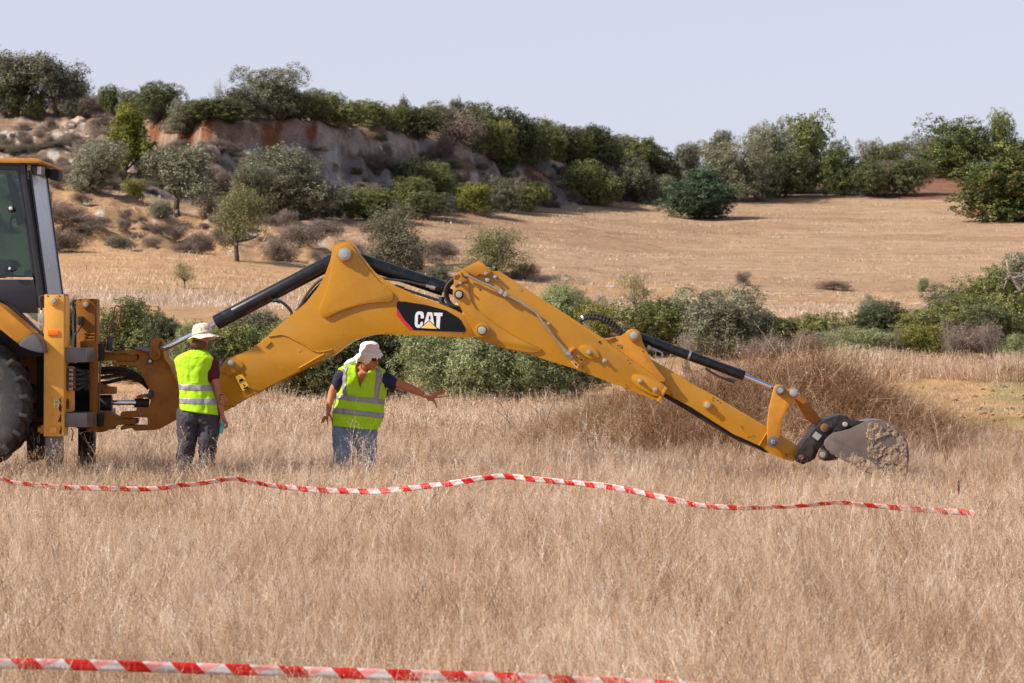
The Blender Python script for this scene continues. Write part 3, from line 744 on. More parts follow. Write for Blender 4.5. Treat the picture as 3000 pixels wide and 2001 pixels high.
# pale rocks
ROCK = mat('pale_limestone', srgb(172, 152, 132), 0.9, var=0.3, vscale=3, bump=0.7, bscale=5)
def rock(px, py, w, h, label, D=None):
    D = D or hit(px, py); x = (px-CX)/F*D; c = Vector((x, D, gxy(x, D))); bm = bmesh.new(); bmesh.ops.create_icosphere(bm, subdivisions=2, radius=1)
    s = Vector((w/F*D/2, w/F*D/2, h/F*D/2)); sd = Vector((px, py, 0))
    for v in bm.verts:
        n_ = 1+0.45*noise.noise(v.co*1.4+sd)+0.30*noise.noise(v.co*3+sd)
        v.co = Vector((v.co.x*s.x, v.co.y*s.y, v.co.z*s.z))*n_
    me = bpy.data.meshes.new('rock'); bm.to_mesh(me); bm.free(); me.materials.append(ROCK)
    o = bpy.data.objects.new('rock', me); COL.objects.link(o); o.location = c; tagk(o, None, label, 'rock')
for a in [(228, 350, 50, 42, 'pale rock outcrop left of the pine top'), (205, 372, 40, 30, 'pale rock below the outcrop left of the pine'), (235, 385, 55, 45, 'broad pale boulder under the outcrop left of the pine'),
          (55, 325, 40, 24, 'pale rock on the slope near the left edge'), (155, 318, 28, 18, 'small pale rock high on the left slope'), (85, 382, 40, 22, 'pale rock low on the left slope'),
          (185, 388, 40, 26, 'grey rock left of the broad boulder'), (400, 350, 34, 26, 'orange-white rock at the left end of the red cliff'),
          (380, 322, 26, 14, 'white rock on top of the cliff edge'), (615, 475, 60, 34, 'smooth pale boulder beside the silvery olive'),
          (1200, 636, 26, 20, 'white rounded object at the foot of the shaded bushes'), (1698, 612, 22, 12, 'pale stone at the field edge below the olive bush'),
          (1625, 788, 18, 10, 'white stone on the bank behind the stick'), (1735, 832, 20, 10, 'pair of whitish stones above the black looped hoses'), (655, 880, 18, 12, 'dark little stone in the pale grass behind the boom cylinder')]:
    rock(*a)
# ------------------------------------------------------------ backhoe digger
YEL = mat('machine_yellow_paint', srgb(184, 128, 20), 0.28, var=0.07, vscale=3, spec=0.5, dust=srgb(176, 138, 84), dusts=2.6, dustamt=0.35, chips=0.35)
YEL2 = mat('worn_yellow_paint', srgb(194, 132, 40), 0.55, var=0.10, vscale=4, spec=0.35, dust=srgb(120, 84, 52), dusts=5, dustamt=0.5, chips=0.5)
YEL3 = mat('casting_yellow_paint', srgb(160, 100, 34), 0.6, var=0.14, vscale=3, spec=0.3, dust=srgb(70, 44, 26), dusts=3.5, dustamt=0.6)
BLK = mat('black_cylinder_paint', (0.010, 0.011, 0.013), 0.28, var=0.2, vscale=5, spec=0.35, dust=(0.10, 0.09, 0.08), dusts=14, dustamt=0.25)
RUB = mat('black_rubber', (0.022, 0.021, 0.021), 0.7, var=0.3, vscale=12, dust=(0.12, 0.095, 0.075), dusts=9, dustamt=0.5)
TYR = mat('tyre_rubber', (0.028, 0.027, 0.027), 0.75, var=0.25, vscale=9, dust=(0.16, 0.12, 0.09), dusts=5, dustamt=0.55, bump=0.2)
CHR = mat('chrome_rod', (0.75, 0.77, 0.80), 0.10, metal=1.0, var=0.03)
STL = mat('bare_steel_pin', (0.50, 0.49, 0.47), 0.38, metal=0.8, var=0.15, vscale=40)
PIN = mat('grey_pin_face', (0.42, 0.41, 0.38), 0.5, metal=0.3, var=0.12, vscale=30)
GRY = mat('grey_steel_beam', (0.16, 0.145, 0.14), 0.45, metal=0.3, var=0.25, vscale=6, dust=(0.22, 0.16, 0.12), dusts=4, dustamt=0.5)
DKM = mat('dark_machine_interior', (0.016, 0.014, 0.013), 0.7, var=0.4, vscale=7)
CABF = mat('black_cab_frame', (0.022, 0.022, 0.028), 0.3, var=0.15, spec=0.5)
FND = mat('grey_fender_plastic', (0.10, 0.10, 0.105), 0.55, var=0.1)
BKT = mat('worn_bucket_steel', srgb(112, 100, 94), 0.55, metal=0.25, var=0.18, vscale=5, dust=srgb(150, 128, 110), dusts=6, dustamt=0.5, bump=0.1)
MUD = mat('dried_mud', srgb(150, 131, 112), 0.95, var=0.25, vscale=9, bump=0.8, bscale=18)
COUP = mat('black_coupler_paint', (0.012, 0.012, 0.013), 0.45, var=0.3, vscale=8, spec=.35, dust=srgb(110, 90, 74), dusts=7, dustamt=0.45)
WHT = mat('white_lettering', (0.78, 0.78, 0.80), 0.4, var=0.03)
DECK = mat('black_decal', (0.008, 0.008, 0.010), 0.35, var=0.1, spec=.2)
DRED = mat('red_decal', srgb(196, 40, 52), 0.4, var=0.08)
DYEL = mat('pale_yellow_decal', srgb(244, 204, 120), 0.4, var=0.05)
WYEL = mat('warning_label_yellow', srgb(226, 176, 52), 0.45, var=0.05)
ORG = mat('orange_reflector', srgb(255, 120, 20), 0.25, var=0.05)
REDP = mat('red_handle_paint', srgb(150, 24, 28), 0.4, var=0.1)
def glassmat(name, c, tr, rough=0.02):
    m, t, b = newmat(name); t.n.remove(b)
    tp = t.new('ShaderNodeBsdfTransparent'); tp.inputs[0].default_value = col4(c); gl = t.new('ShaderNodeBsdfGlossy'); gl.inputs['Roughness'].default_value = rough
    fr = t.new('ShaderNodeFresnel'); fr.inputs[0].default_value = 1.5
    ms = t.new('ShaderNodeMixShader'); t.l.new(t.math('ADD', fr.outputs[0], tr), ms.inputs[0]); t.l.new(tp.outputs[0], ms.inputs[1]); t.l.new(gl.outputs[0], ms.inputs[2])
    t.l.new(ms.outputs[0], t.n['Material Output'].inputs[0]); return m
COLP = mat('faded_column_paint', srgb(232, 168, 66), .5, var=.06, vscale=3, dust=srgb(150, 104, 60), dusts=5, dustamt=.3)  # paler, faded yellow of the near column and its fittings
GLS = glassmat('tinted_cab_glass', (0.46, 0.60, 0.58), 0.02)
RGL = mat('pale_grey_rear_window', srgb(176, 182, 190), 0.25, var=.05, vscale=2, spec=.6)  # opaque light grey given to the whole rear pane

zA = lambda x, y: (600+x*.2869, 680+y*.2869)
zB = lambda x, y: (1050+x*.2869, 720+y*.2869)
zC = lambda x, y: (1600+x*.2870, 880+y*.2870)
zD = lambda x, y: (2150+x*.2552, 1050+y*.2552)
zL = lambda x, y: (x*.3827, 800+y*.3827)
zK = lambda x, y: (x*.2806, 440+y*.2806)
zH = lambda x, y: (150+x*.2041, 980+y*.2041)
zP = lambda x, y: (450+x*.3188, 900+y*.3188)
def Z(f, pts): return [f(x, y) for x, y in pts]

M = root('backhoe_loader', (-6.2, 30.0, 0.1), 'yellow digger with its long arm resting bucket-first on the grass', 'digger')
def plate(name, f, pts, D0, D1, m, parent, bevel=0.006, smooth=True, ch=0):
    q = Z(f, pts)
    if ch: q = chaikin(q, ch)
    v, fc = prism(q, D0, D1); return emit(name, v, fc, m, parent, smooth=smooth, bevel=bevel)
def cyl(name, p0, p1, r, m, parent, seg=28, D=30.0, D2=None, bevel=0.004):
    a = P(p0[0], p0[1], D); b = P(p1[0], p1[1], D2 or D); v, fc = tube([a, b], r, seg); return emit(name, v, fc, m, parent, smooth=True, bevel=bevel)
def pin(name, f, x, y, D0, r1, r2, parent, boss=YEL, r3=None, proud=0.05, face=PIN):
    """boss + washer + pin head; radii in px"""
    c = f(x, y)
    bo = None
    if boss:
        v, fc = disc(c[0], c[1], D0-proud*.4, D0+.02, r1, 32); bo = emit('boss', v, fc, boss, parent, smooth=True, bevel=.004)
    if r3:
        v, fc = disc(c[0], c[1], D0-proud*.7, D0+.01, r3, 32); emit('washer', v, fc, STL if face is PIN else GRY, parent, smooth=True, bevel=.003)
    v, fc = disc(c[0], c[1], D0-proud, D0+.01, r2, 28); return emit(name, v, fc, face, parent, smooth=True, bevel=.004)
def bolt(f, x, y, D0, parent, r=4.0, name='bolt'):
    b = Bag(); c = f(x, y); b.add(disc(c[0], c[1], D0-.012, D0+.004, r*1.45, 16)); b.add(disc(c[0], c[1], D0-.035, D0-.010, r, 6)); emit(name, b.v, b.f, STL, parent, smooth=True, bevel=.0015)

# ---- boom
bt = Z(zA, [(-255,1835),(-300,1800),(-320,1750),(-290,1690),(-230,1660),(-60,1540),(60,1470),(140,1410),(215,1300),(262,1275),(380,1235),(480,1185),(560,1130),(640,1060),(700,1000),(850,870),(940,800),(1040,715),(1130,600),(1190,510),(1240,400),(1280,290),(1300,200),(1310,160),(1340,125),(1400,100),(1470,92),(1510,105),(1540,150),(1562,190),(1600,240),(1680,340),(1740,410),(1830,480),(1960,555),(2091,612)])
bt += Z(zB, [(600,511),(740,556),(860,602),(960,642),(1060,692),(1130,760),(1180,850),(1190,925),(1140,938),(1000,935),(700,920),(400,908),(200,905),(100,922),(0,950)])
bt += Z(zA, [(1500,1125),(1400,1195),(1330,1250),(1220,1300),(1160,1330),(1000,1408),(850,1485),(700,1565)])
bt += Z(zP, [(1100,712),(880,822),(655,952),(560,990),(440,1000),(330,975),(255,965)])
v, fc = prism(bt, 29.86, 30.14); boom = emit('boom', v, fc, YEL, M, smooth=True, bevel=.006)
BF = 29.86
plate('crest_plate', zA, [(1325,170),(1345,135),(1400,125),(1430,112),(1475,110),(1510,135),(1540,190),(1600,290),(1690,400),(1790,510),(1880,580),(1915,610),(1930,650),(1915,700),(1880,715),(1800,718),(1700,725),(1580,745),(1450,785),(1370,815),(1300,850),(1260,870),(1215,870),(1180,845),(1163,800),(1170,765),(1210,680),(1260,540),(1290,400),(1305,280)], BF-.026, BF+.01, YEL, boom, bevel=.010)
plate('crest_plate', zA, [(1325,170),(1345,135),(1400,125),(1430,112),(1475,110),(1510,135),(1540,190),(1600,290),(1690,400),(1790,510),(1880,580),(1915,610),(1930,650),(1915,700),(1880,715),(1580,745),(1260,870),(1180,845),(1163,800),(1210,680),(1260,540),(1290,400),(1305,280)], 30.13, 30.165, YEL, boom, bevel=.006)
plate('reinforcing_plate', zA, [(655,1064),(780,1044),(830,1056),(1000,1140),(1090,1200),(1160,1222),(1240,1212),(1300,1196),(1312,1208),(1290,1235),(1225,1290),(1160,1322),(1000,1398),(850,1476),(700,1555),(560,1628),(480,1600),(330,1500),(150,1420),(215,1305),(265,1282),(380,1240),(480,1190),(560,1135)], BF-.014, BF+.01, YEL, boom, bevel=.005)
b = Bag(); pth = [P(*zA(x, y), BF-.018) for x, y in [(1222,1243),(1190,1262),(1120,1300),(1000,1370),(960,1392)]]
b.add(tube(pth, .011, 8)); emit('weld_strip', b.v, b.f, YEL, boom, smooth=True)
b = Bag(); b.add(tube([P(*zA(x, y), BF-.016) for x, y in [(655,1066),(780,1048),(835,1060),(1000,1145),(1100,1208),(1165,1228),(1240,1216),(1300,1200)]], .008, 8)); emit('weld_strip', b.v, b.f, YEL, boom, smooth=True)
plate('link_plate', zA, [(225,1300),(262,1280),(330,1290),(380,1330),(396,1365),(375,1400),(300,1440),(250,1470),(222,1462),(210,1420),(212,1360)], BF-.028, BF+.0, YEL, boom, ch=1, bevel=.004)
b = Bag(); a = Vector(); v, fc = tube([P(*zA(628,1168), BF-.006), P(*zA(672,1128), BF-.006)], .022, 12, dome=True, ry=[.004, .004]); b.add((v, fc))
emit('slot', b.v, b.f, YEL3, boom, smooth=True)
pin('pin', zA, 265, 1335, BF-.028, 12, 5.5, boom, boss=None, r3=9.5, proud=.04)
pin('pin', zA, 1425, 222, BF-.022, 24, 12, boom, r3=18.5, proud=.085)
pin('pin', zH, 1845, 1010, BF, 20, 12, boom, boss=YEL3, proud=.03)
b = Bag(); b.add(tube([P(*zP(x, y), BF+.02) for x, y in [(655,948),(880,820),(1100,710),(1330,598),(1560,490)]], .012, 6)); emit('lower_edge_strip', b.v, b.f, YEL3, boom, smooth=True)  # darker yellow strip following the boom's lower edge
# scratches and scuffs on the boom side
b = Bag(); rr = random.Random(4)
for (x, y, dx, dy) in [(935,1212,45,-22),(1370,460,90,40),(1480,700,140,-190),(1700,430,60,50),(760,1380,50,25)]:
    p0 = P(*zA(x, y), BF-.0235); p1 = P(*zA(x+dx, y+dy), BF-.0235); b.add(tube([p0, p0.lerp(p1, .5)+Vector((0, 0, .004)), p1], [.0008, .0016, .0006], 4))
emit('scratches', b.v, b.f, mat('pale_scratch', srgb(206, 170, 110), .6), boom)
# decal
plate('decal', zB, [(400,575),(412,567),(470,570),(700,606),(900,662),(1025,738),(1050,765),(1096,848),(1096,872),(1085,882),(800,872),(565,860),(470,755),(392,640),(392,590)], BF-.0035, BF+.001, DECK, boom, bevel=0, smooth=False)
plate('decal_stripe', zB, [(391,640),(400,645),(470,757),(567,860),(525,858),(498,842),(392,712)], BF-.0045, BF+.001, DRED, boom, bevel=0, smooth=False)
sg = BF-.0065
Cpts = [(578,712),(590,682),(612,670),(645,670),(664,684),(669,712),(669,742),(636,742),(636,712),(630,702),(616,702),(609,712),(606,795),(612,806),(624,806),(632,796),(634,782),(652,772),(662,790),(650,822),(630,838),(600,838),(582,824),(575,800)]
plate('letter', zB, Cpts, sg, BF, WHT, boom, bevel=0, smooth=False)
plate('letter', zB, [(704,678),(754,680),(776,816),(762,806),(724,765),(668,822),(672,790)], sg, BF, WHT, boom, bevel=0, smooth=False)
plate('letter_gap', zB, [(722,712),(732,712),(738,752),(716,752)], sg-.0012, sg, DECK, boom, bevel=0, smooth=False)
plate('letter', zB, [(770,682),(860,685),(857,718),(838,718),(829,849),(806,838),(794,826),(798,716),(772,715)], sg, BF, WHT, boom, bevel=0, smooth=False)
plate('triangle_outline', zB, [(622,842),(724,758),(816,850)], sg-.0012, sg, DECK, boom, bevel=0, smooth=False)
plate('triangle', zB, [(636,840),(724,768),(802,848)], sg-.0026, sg, DYEL, boom, bevel=0, smooth=False)
def warning(f, q, D0, parent, pict):
    """q: 4 corners px; black frame, yellow field, triangle and pictogram"""
    emit('warning_label', *prism([f(*p) for p in q], D0-.0015, D0+.001), DECK, parent)
    c = (sum(p[0] for p in q)/4, sum(p[1] for p in q)/4); ins = [(c[0]+(p[0]-c[0])*.93, c[1]+(p[1]-c[1])*.95) for p in q]
    emit('label_field', *prism([f(*p) for p in ins], D0-.003, D0-.001), WYEL, parent)
    u = (q[1][0]-q[0][0], q[1][1]-q[0][1]); w = (q[3][0]-q[0][0], q[3][1]-q[0][1]); o_ = q[0]
    L_ = lambda a, b_: f(o_[0]+u[0]*a+w[0]*b_, o_[1]+u[1]*a+w[1]*b_)
    for poly in pict: emit('label_mark', *prism([L_(*p) for p in poly], D0-.0045, D0-.0025), DECK, parent)
    emit('label_mark', *prism([L_(.5, .13), L_(.68, .28), L_(.32, .28)], D0-.0055, D0-.004), WYEL, parent)
warning(zP, [(743,636),(812,602),(889,740),(820,778)], BF-.014, boom, [[(.5,.08),(.85,.44),(.15,.44)], [(.05,.49),(.95,.49),(.95,.505),(.05,.505)], [(.45,.60),(.55,.60),(.55,.70),(.65,.70),(.5,.78),(.35,.70),(.45,.70)], [(.25,.82),(.9,.84),(.85,.95),(.3,.92)]])

# ---- stick (telescoping housing and inner section)
SF = 29.78
si = Z(zC, [(900,480),(1070,600),(1250,700),(1500,860),(1700,962),(2265,1300)])+Z(zD, [(380,780),(540,882),(650,950),(745,1020),(735,1090),(690,1185),(620,1170),(500,1130),(420,1090),(300,1002),(0,868)])+Z(zC, [(2000,1420),(1700,1232),(1480,1090),(1210,945),(900,800)])
v, fc = prism(si, 29.88, 30.12); stick_in = emit('inner_stick', v, fc, YEL, M, smooth=True, bevel=.008)
wb = Z(zC, [(1180,930),(1480,1092),(1700,1234),(2000,1424)])+Z(zD, [(0,872),(300,1006),(400,1082),(360,1080),(280,1040),(0,905)])+Z(zC, [(2240,1560),(1950,1430),(1700,1290),(1460,1140),(1200,985)])
emit('underside_bar', *prism(wb, 29.93, 30.07), DKM, stick_in)  # near-black bar along the underside of the inner stick
so_pts = Z(zB, [(975,300),(1040,262),(1070,236),(1228,154),(1295,200),(1362,256),(1440,262),(1520,310),(1700,430),(1900,560),(2091,680)])+Z(zC, [(300,205),(560,372),(620,412),(880,600),(1050,720),(1190,852),(1238,892),(1215,950),(1150,1040),(1100,1018),(800,892),(500,780),(300,700),(0,610)])+Z(zB, [(1900,1160),(1700,1095),(1500,1052),(1300,985),(1200,930),(1150,830),(1090,720),(1030,610),(990,560),(962,510),(965,450),(985,420)])
v, fc = prism(so_pts, SF+.02, 30.20); stick = emit('stick', v, fc, YEL, M, smooth=True, bevel=.007)
S0 = SF+.02
# cheek plate round pivot pins
plate('cheek_plate', zB, [(1075,380),(1110,378),(1126,400),(1130,480),(1150,560),(1200,640),(1300,720),(1420,810),(1560,900),(1700,970),(1830,1030),(1865,1048),(1862,1075),(1800,1092),(1700,1085),(1500,1045),(1300,975),(1205,925),(1155,830),(1095,720),(1035,610),(992,560),(962,510),(966,455),(1000,418)], S0-.02, S0+.01, YEL, stick, bevel=.006)
b = Bag(); b.add(tube([P(*zB(x, y), S0-.02) for x, y in [(1300,722),(1420,812),(1560,902),(1700,972),(1830,1032)]], .006, 6)); emit('weld_strip', b.v, b.f, YEL, stick, smooth=True)
plate('top_cap', zB, [(1072,236),(1228,152),(1262,170),(1360,258),(1340,285),(1300,308),(1240,290),(1200,318),(1130,275),(1108,265)], S0-.035, 30.22, YEL2, stick, bevel=.006)
plate('nose_guard', zB, [(975,300),(1045,262),(1065,320),(1115,345),(1108,366),(1050,375),(985,420),(974,385)], S0-.03, 30.2, YEL2, stick, bevel=.005)
plate('rust_patch', zB, [(978,305),(1030,292),(1042,310),(1010,345),(980,345)], S0-.032, S0-.029, mat('rusty_primer', srgb(110, 62, 40), .8, var=.3), stick, bevel=0)
pin('pin', zB, 1027, 497, S0-.02, 14, 9.5, stick, boss=DKM, proud=.035)
pin('pin', zB, 1262, 862, S0-.02, 21.5, 11.5, stick, r3=None, proud=.075)
v, fc = disc(*zB(1262, 862), S0-.055, S0, 14.5, 28); emit('rust_ring', v, fc, mat('rust_ring', srgb(120, 72, 30), .8), stick, smooth=True)
pin('pin', zB, 1318, 347, S0, 8.5, 7, stick, boss=DKM, proud=.02)
pin('lock_pin', zB, 1396, 317, S0, 5.5, 4.5, stick, boss=None, r3=5.2, proud=.05)
pth = [P(*zB(1400+20*math.cos(a)+22, 317+24+20*math.sin(a)), S0-.02) for a in np.linspace(0, 6.2, 12)]
b = Bag(); b.add(tube(pth, .0022, 5)); emit('pin_ring', b.v, b.f, STL, stick, smooth=True)
v, fc = disc(*zB(1657, 450), S0-.003, S0+.004, 5, 18); emit('hole', v, fc, mat('see_through_hole', srgb(150, 130, 90), .8), stick)
# small wear marks, rust runs and rubbed edges on the arm
rr = random.Random(31); RUST = mat('brown_rust_run', srgb(112, 66, 34), .85, var=.3)
def marks(pts, D0, parent, n):
    b = Bag()
    for _ in range(n):
        (f, x, y) = rr.choice(pts); c = P(*f(x+rr.uniform(-40, 40), y+rr.uniform(-25, 25)), D0-.001); b.add(box(c, (rr.uniform(.004, .03), .003, rr.uniform(.003, .012)), Matrix.Rotation(rr.uniform(-1.2, 1.2), 3, 'Y')))
    emit('wear_marks', b.v, b.f, RUST, parent)
marks([(zA,900,1420),(zA,600,1590),(zP,900,800),(zP,700,900),(zB,300,880),(zB,1040,920),(zA,1300,1225)], BF, boom, 34)
marks([(zB,1290,940),(zB,1500,1020),(zB,1100,320),(zC,350,690),(zC,830,880),(zC,1120,1000),(zC,840,630)], S0, stick, 30)
marks([(zC,1740,1020),(zC,1300,960),(zC,1990,1300),(zD,200,900),(zD,560,1100),(zD,640,1120)], 29.88, stick_in, 26)
v, fc = disc(*zB(1243, 450), S0-.003, S0+.004, 2.5, 12); emit('hole', v, fc, DKM, stick)
for (f, x, y) in [(zB,1301,281),(zB,1938,795),(zB,1040,381)]: bolt(f, x, y, S0-(.035 if y < 400 else 0), stick, 3.6)
v, fc = disc(*zC(547, 425), S0-.006, S0+.004, 3.6, 14); emit('grease_plug', v, fc, DKM, stick, smooth=True)
for (pts, bl) in [([(335,500),(345,465),(390,450),(450,455),(500,485),(530,530),(545,580),(520,602),(460,600),(400,575),(355,540)], [(437,530)]), ([(870,790),(885,762),(930,752),(1010,765),(1100,808),(1180,860),(1205,900),(1200,970),(1150,985),(1080,965),(960,905),(890,845)], [(960,825),(1115,912)])]:
    pl = plate('wear_pad', zC, pts, S0-.018, S0+.01, YEL, stick, ch=1, bevel=.006)
    for (x, y) in bl:
        v, fc = disc(*zC(x, y), S0-.028, S0, 7.5, 20); emit('boss', v, fc, YEL, stick, smooth=True, bevel=.003); bolt(zC, x, y, S0-.026, stick, 4.6)
v, fc = disc(*zC(598, 617), S0-.012, S0, 7.5, 20); emit('boss', v, fc, YEL, stick, smooth=True, bevel=.003); bolt(zC, 598, 617, S0-.01, stick, 4.6)
plate('end_collar', zC, [(1212,880),(1240,895),(1160,1045),(1130,1030)], S0-.025, 30.22, YEL2, stick, bevel=.004)
# hard hydraulic line on stick
pl_ = [zB(1078,298), zB(1130,312), zB(1230,362), zB(1340,405), zB(1450,468), zB(1600,548), zB(1740,630), zB(1800,668), zB(1830,705), zB(1920,840), zB(2091,1045), zC(0,258), zC(100,400), zC(190,505)]
b = Bag(); b.add(tube([P(x, y, S0-.045) for x, y in pl_], .0125, 10)); line = emit('hydraulic_pipe', b.v, b.f, STL, stick, smooth=True)
b = Bag()
for (f, x, y, a) in [(zB, 1455, 470, .5), (zB, 1500, 495, .5)]:
    c = P(*f(x, y), S0-.04); b.add(box(c, (.035, .05, .055), Matrix.Rotation(a, 3, 'Y')))
emit('pipe_clamp', b.v, b.f, STL, stick, bevel=.003)
b = Bag(); b.add(tube([P(*zC(185, 505), S0-.045), P(*zC(215, 535), S0-.045)], .026, 6)); b.add(tube([P(*zC(205, 540), S0-.045), P(*zC(245, 555), S0-.045)], .034, 16)); b.add(tube([P(*zC(235, 560), S0-.045), P(*zC(262, 590), S0-.045)], .024, 6)); emit('pipe_fitting', b.v, b.f, STL, stick, smooth=True, bevel=.002)
plate('pipe_bracket', zC, [(235,495),(270,478),(300,482),(290,500),(262,520),(240,548),(228,540)], S0-.06, S0+.01, YEL2, stick, bevel=.003)
warning(zC, [(288,572),(325,540),(398,605),(358,645)], S0, stick, [[(.15,.08),(.5,.25),(.15,.42)], [(.05,.48),(.95,.48),(.95,.53),(.05,.53)], [(.3,.6),(.8,.62),(.8,.9),(.45,.85)]])
emit('warning_label', *prism(Z(zC, [(250,622),(275,598),(342,660),(315,690)]), S0-.003, S0+.001), DYEL, stick)
emit('label_mark', *prism(Z(zC, [(290,645),(300,640),(318,660),(312,670),(296,660)]), S0-.0045, S0-.002), DECK, stick)
# bracket on inner stick for bucket cylinder
br = plate('cylinder_bracket', zC, [(588,392),(700,376),(765,362),(860,300),(890,290),(925,300),(955,320),(970,350),(985,425),(1010,470),(1030,520),(1080,620),(1150,720),(1215,800),(1218,822),(1200,838),(1165,828),(1050,730),(880,610),(700,480)], 29.79, 30.21, YEL2, M, bevel=.006)
plate('bracket_lip', zC, [(588,392),(700,372),(705,380),(640,408),(610,410)], 29.775, 29.9, YEL, br, bevel=.003)
v, fc = disc(*zC(757, 466), 29.785, 29.80, 5.5, 18); emit('hole', v, fc, mat('hole_green', srgb(120, 120, 60), .8), br)
for (x, y) in [(733,460),(990,520)]:
    v, fc = disc(*zC(x, y), 29.785, 29.80, 1.9, 10); emit('hole', v, fc, DKM, br)
pin('pin', zC, 895, 357, 29.79, 18, 9.5, br, r3=12, proud=.06)
pin('pin', zC, 1648, 1070, 29.88, 13.5, 8.5, stick_in, proud=.06)
for (x, y, r) in [(1740,1123,1.6),(1748,1020,1.8),(1700,998,1.4),(1712,996,1.4)]:
    v, fc = disc(*zC(x, y), 29.877, 29.89, r, 8); emit('chip', v, fc, DKM, stick_in)
b = Bag(); b.add(tube([P(*zD(382, 848), 29.87), P(*zD(292, 1000), 29.87)], .008, 8)); emit('weld_strip', b.v, b.f, YEL, stick_in, smooth=True)

# ---- cylinders
bc = cyl('boom_cylinder', zA(112, 928), zA(1380, 260), .080, BLK, M, D=30.0)
cyl('cylinder_head', zA(116, 926), zA(300, 829), .0815, mat('clean_black_paint', (.014, .014, .02), .22, var=.1), bc, bevel=.008)
cyl('cylinder_rod', zL(1190, 615), zA(118, 925), .029, CHR, bc)
b = Bag(); b.add(tube(spline([P(*zA(x, y), 29.9) for x, y in [(690,705),(750,700),(800,725),(850,770),(885,820),(880,860)]], 5), .016, 8)); b.add(box(P(*zA(740, 700), 29.92), (.07, .06, .04), Matrix.Rotation(.4, 3, 'Y'))); emit('hose', b.v, b.f, RUB, bc, smooth=True)
for k, (pp) in enumerate([[(1220,465),(1130,530),(1040,640),(980,740),(930,810)], [(1195,520),(1120,590),(1040,690),(980,770)]]):
    b = Bag(); b.add(tube(spline([P(*zA(x, y), 29.95+.05*k) for x, y in pp], 5), .014, 8)); emit('hose', b.v, b.f, RUB, bc, smooth=True)
sc_ = cyl('stick_cylinder', zA(1460, 250), zB(873, 442), .078, BLK, M, D=30.0)
cyl('cylinder_head', zB(720, 378), zB(873, 442), .080, BLK, sc_, bevel=.006)
cyl('cylinder_rod', zB(860, 437), zB(1027, 497), .030, BLK, sc_)
b = Bag(); b.add(tube(spline([P(*zB(x, y), 29.9) for x, y in [(240,330),(300,340),(400,352),(520,370),(620,395),(700,410)]], 4), .013, 8)); emit('hose', b.v, b.f, RUB, sc_, smooth=True)
b = Bag(); b.add(tube([P(*zB(690, 408), 29.9), P(*zB(735, 420), 29.9)], .018, 6)); b.add(tube([P(*zB(735, 425), 29.9), P(*zB(785, 435), 29.9)], .022, 8)); emit('hose_fitting', b.v, b.f, STL, sc_, smooth=True)
b = Bag(); b.add(box(P(*zB(520, 462), 29.97), (.75, .10, .03), Matrix.Rotation(.31, 3, 'Y'))); b.add(box(P(*zB(420, 430), 29.97), (.10, .12, .05), Matrix.Rotation(.3, 3, 'Y'))); emit('line_guard', b.v, b.f, DKM, boom)
for k in range(3):
    b = Bag(); o_ = k*14
    b.add(tube(spline([P(*zB(x+o_, y+o_*.3), 29.86+.05*k) for x, y in [(990,330),(930,370),(890,430),(885,510),(910,570),(960,610),(1030,625)]], 6), .015, 8)); emit('hose', b.v, b.f, RUB, stick, smooth=True)
b = Bag(); b.add(tube(spline([P(*zB(x, y), 29.95) for x, y in [(1285,205),(1330,200),(1370,215),(1400,232),(1420,255)]], 4), .014, 8)); emit('hose', b.v, b.f, RUB, stick, smooth=True)
b = Bag(); b.add(tube([P(*zB(1368, 215), 29.94), P(*zB(1392, 232), 29.94)], .017, 10)); emit('hose_sleeve', b.v, b.f, STL, stick, smooth=True)
b = Bag(); b.add(tube(spline([P(*zB(x, y), 29.9) for x, y in [(850,520),(852,580),(880,610),(940,625),(1010,655),(1060,680)]], 4), .03, 8)); emit('hose_bundle', b.v, b.f, RUB, boom, smooth=True)
for k in range(2):    # cloth-sleeved loop of hoses
    pts = spline([P(*zC(x+k*16, y-k*26+8), 29.86+.06*k) for x, y in [(345,215),(375,185),(430,170),(520,175),(600,200),(670,250),(730,310),(790,360),(850,400),(930,445),(1020,480)]], 8)
    rs = [.021*(1+.22*math.sin(i*1.9+k)+.12*math.sin(i*4.1)) for i in range(len(pts))]
    b = Bag(); b.add(tube(pts, rs, 10)); emit('sleeved_hose', b.v, b.f, mat('black_cloth_sleeve', (.03, .026, .024), .9, var=.4, vscale=30, bump=.6, bscale=90), M, smooth=True)
b = Bag(); b.add(tube([P(*zC(362, 182), 29.83), P(*zC(380, 170), 29.83)], .024, 8)); emit('hose_tag', b.v, b.f, WHT, M, smooth=True)
bk = cyl('bucket_cylinder', zC(940, 372), zC(2020, 770), .0515, BLK, M, D=29.98)
cyl('cylinder_head', zC(1862, 712), zC(2022, 771), .053, BLK, bk, D=29.98, bevel=.005)
cyl('band_clamp', zC(1452, 558), zC(1472, 565), .055, STL, bk, D=29.98, bevel=.003)
cyl('cylinder_rod', zC(2015, 768), zD(490, 355), .027, CHR, bk, D=29.98)
b = Bag(); b.add(tube([P(*zC(1030, 480), 29.88), P(*zC(1060, 490), 29.88)], .03, 10)); b.add(tube([P(*zC(1055, 490), 29.88), P(*zC(1130, 512), 29.88)], .018, 6)); b.add(tube(spline([P(*zC(x, y), 29.88) for x, y in [(1130,512),(1165,525),(1185,545),(1190,570)]], 3), .010, 8)); emit('hose_fitting', b.v, b.f, STL, bk, smooth=True)
b = Bag(); b.add(tube(spline([P(*zC(x, y), 29.92) for x, y in [(1625,690),(1690,735),(1780,785),(1850,805),(1900,820)]], 4), .012, 8)); b.add(tube([P(*zC(1850, 805), 29.92), P(*zC(1925, 830), 29.92)], .02, 8)); emit('hose', b.v, b.f, RUB, bk, smooth=True)

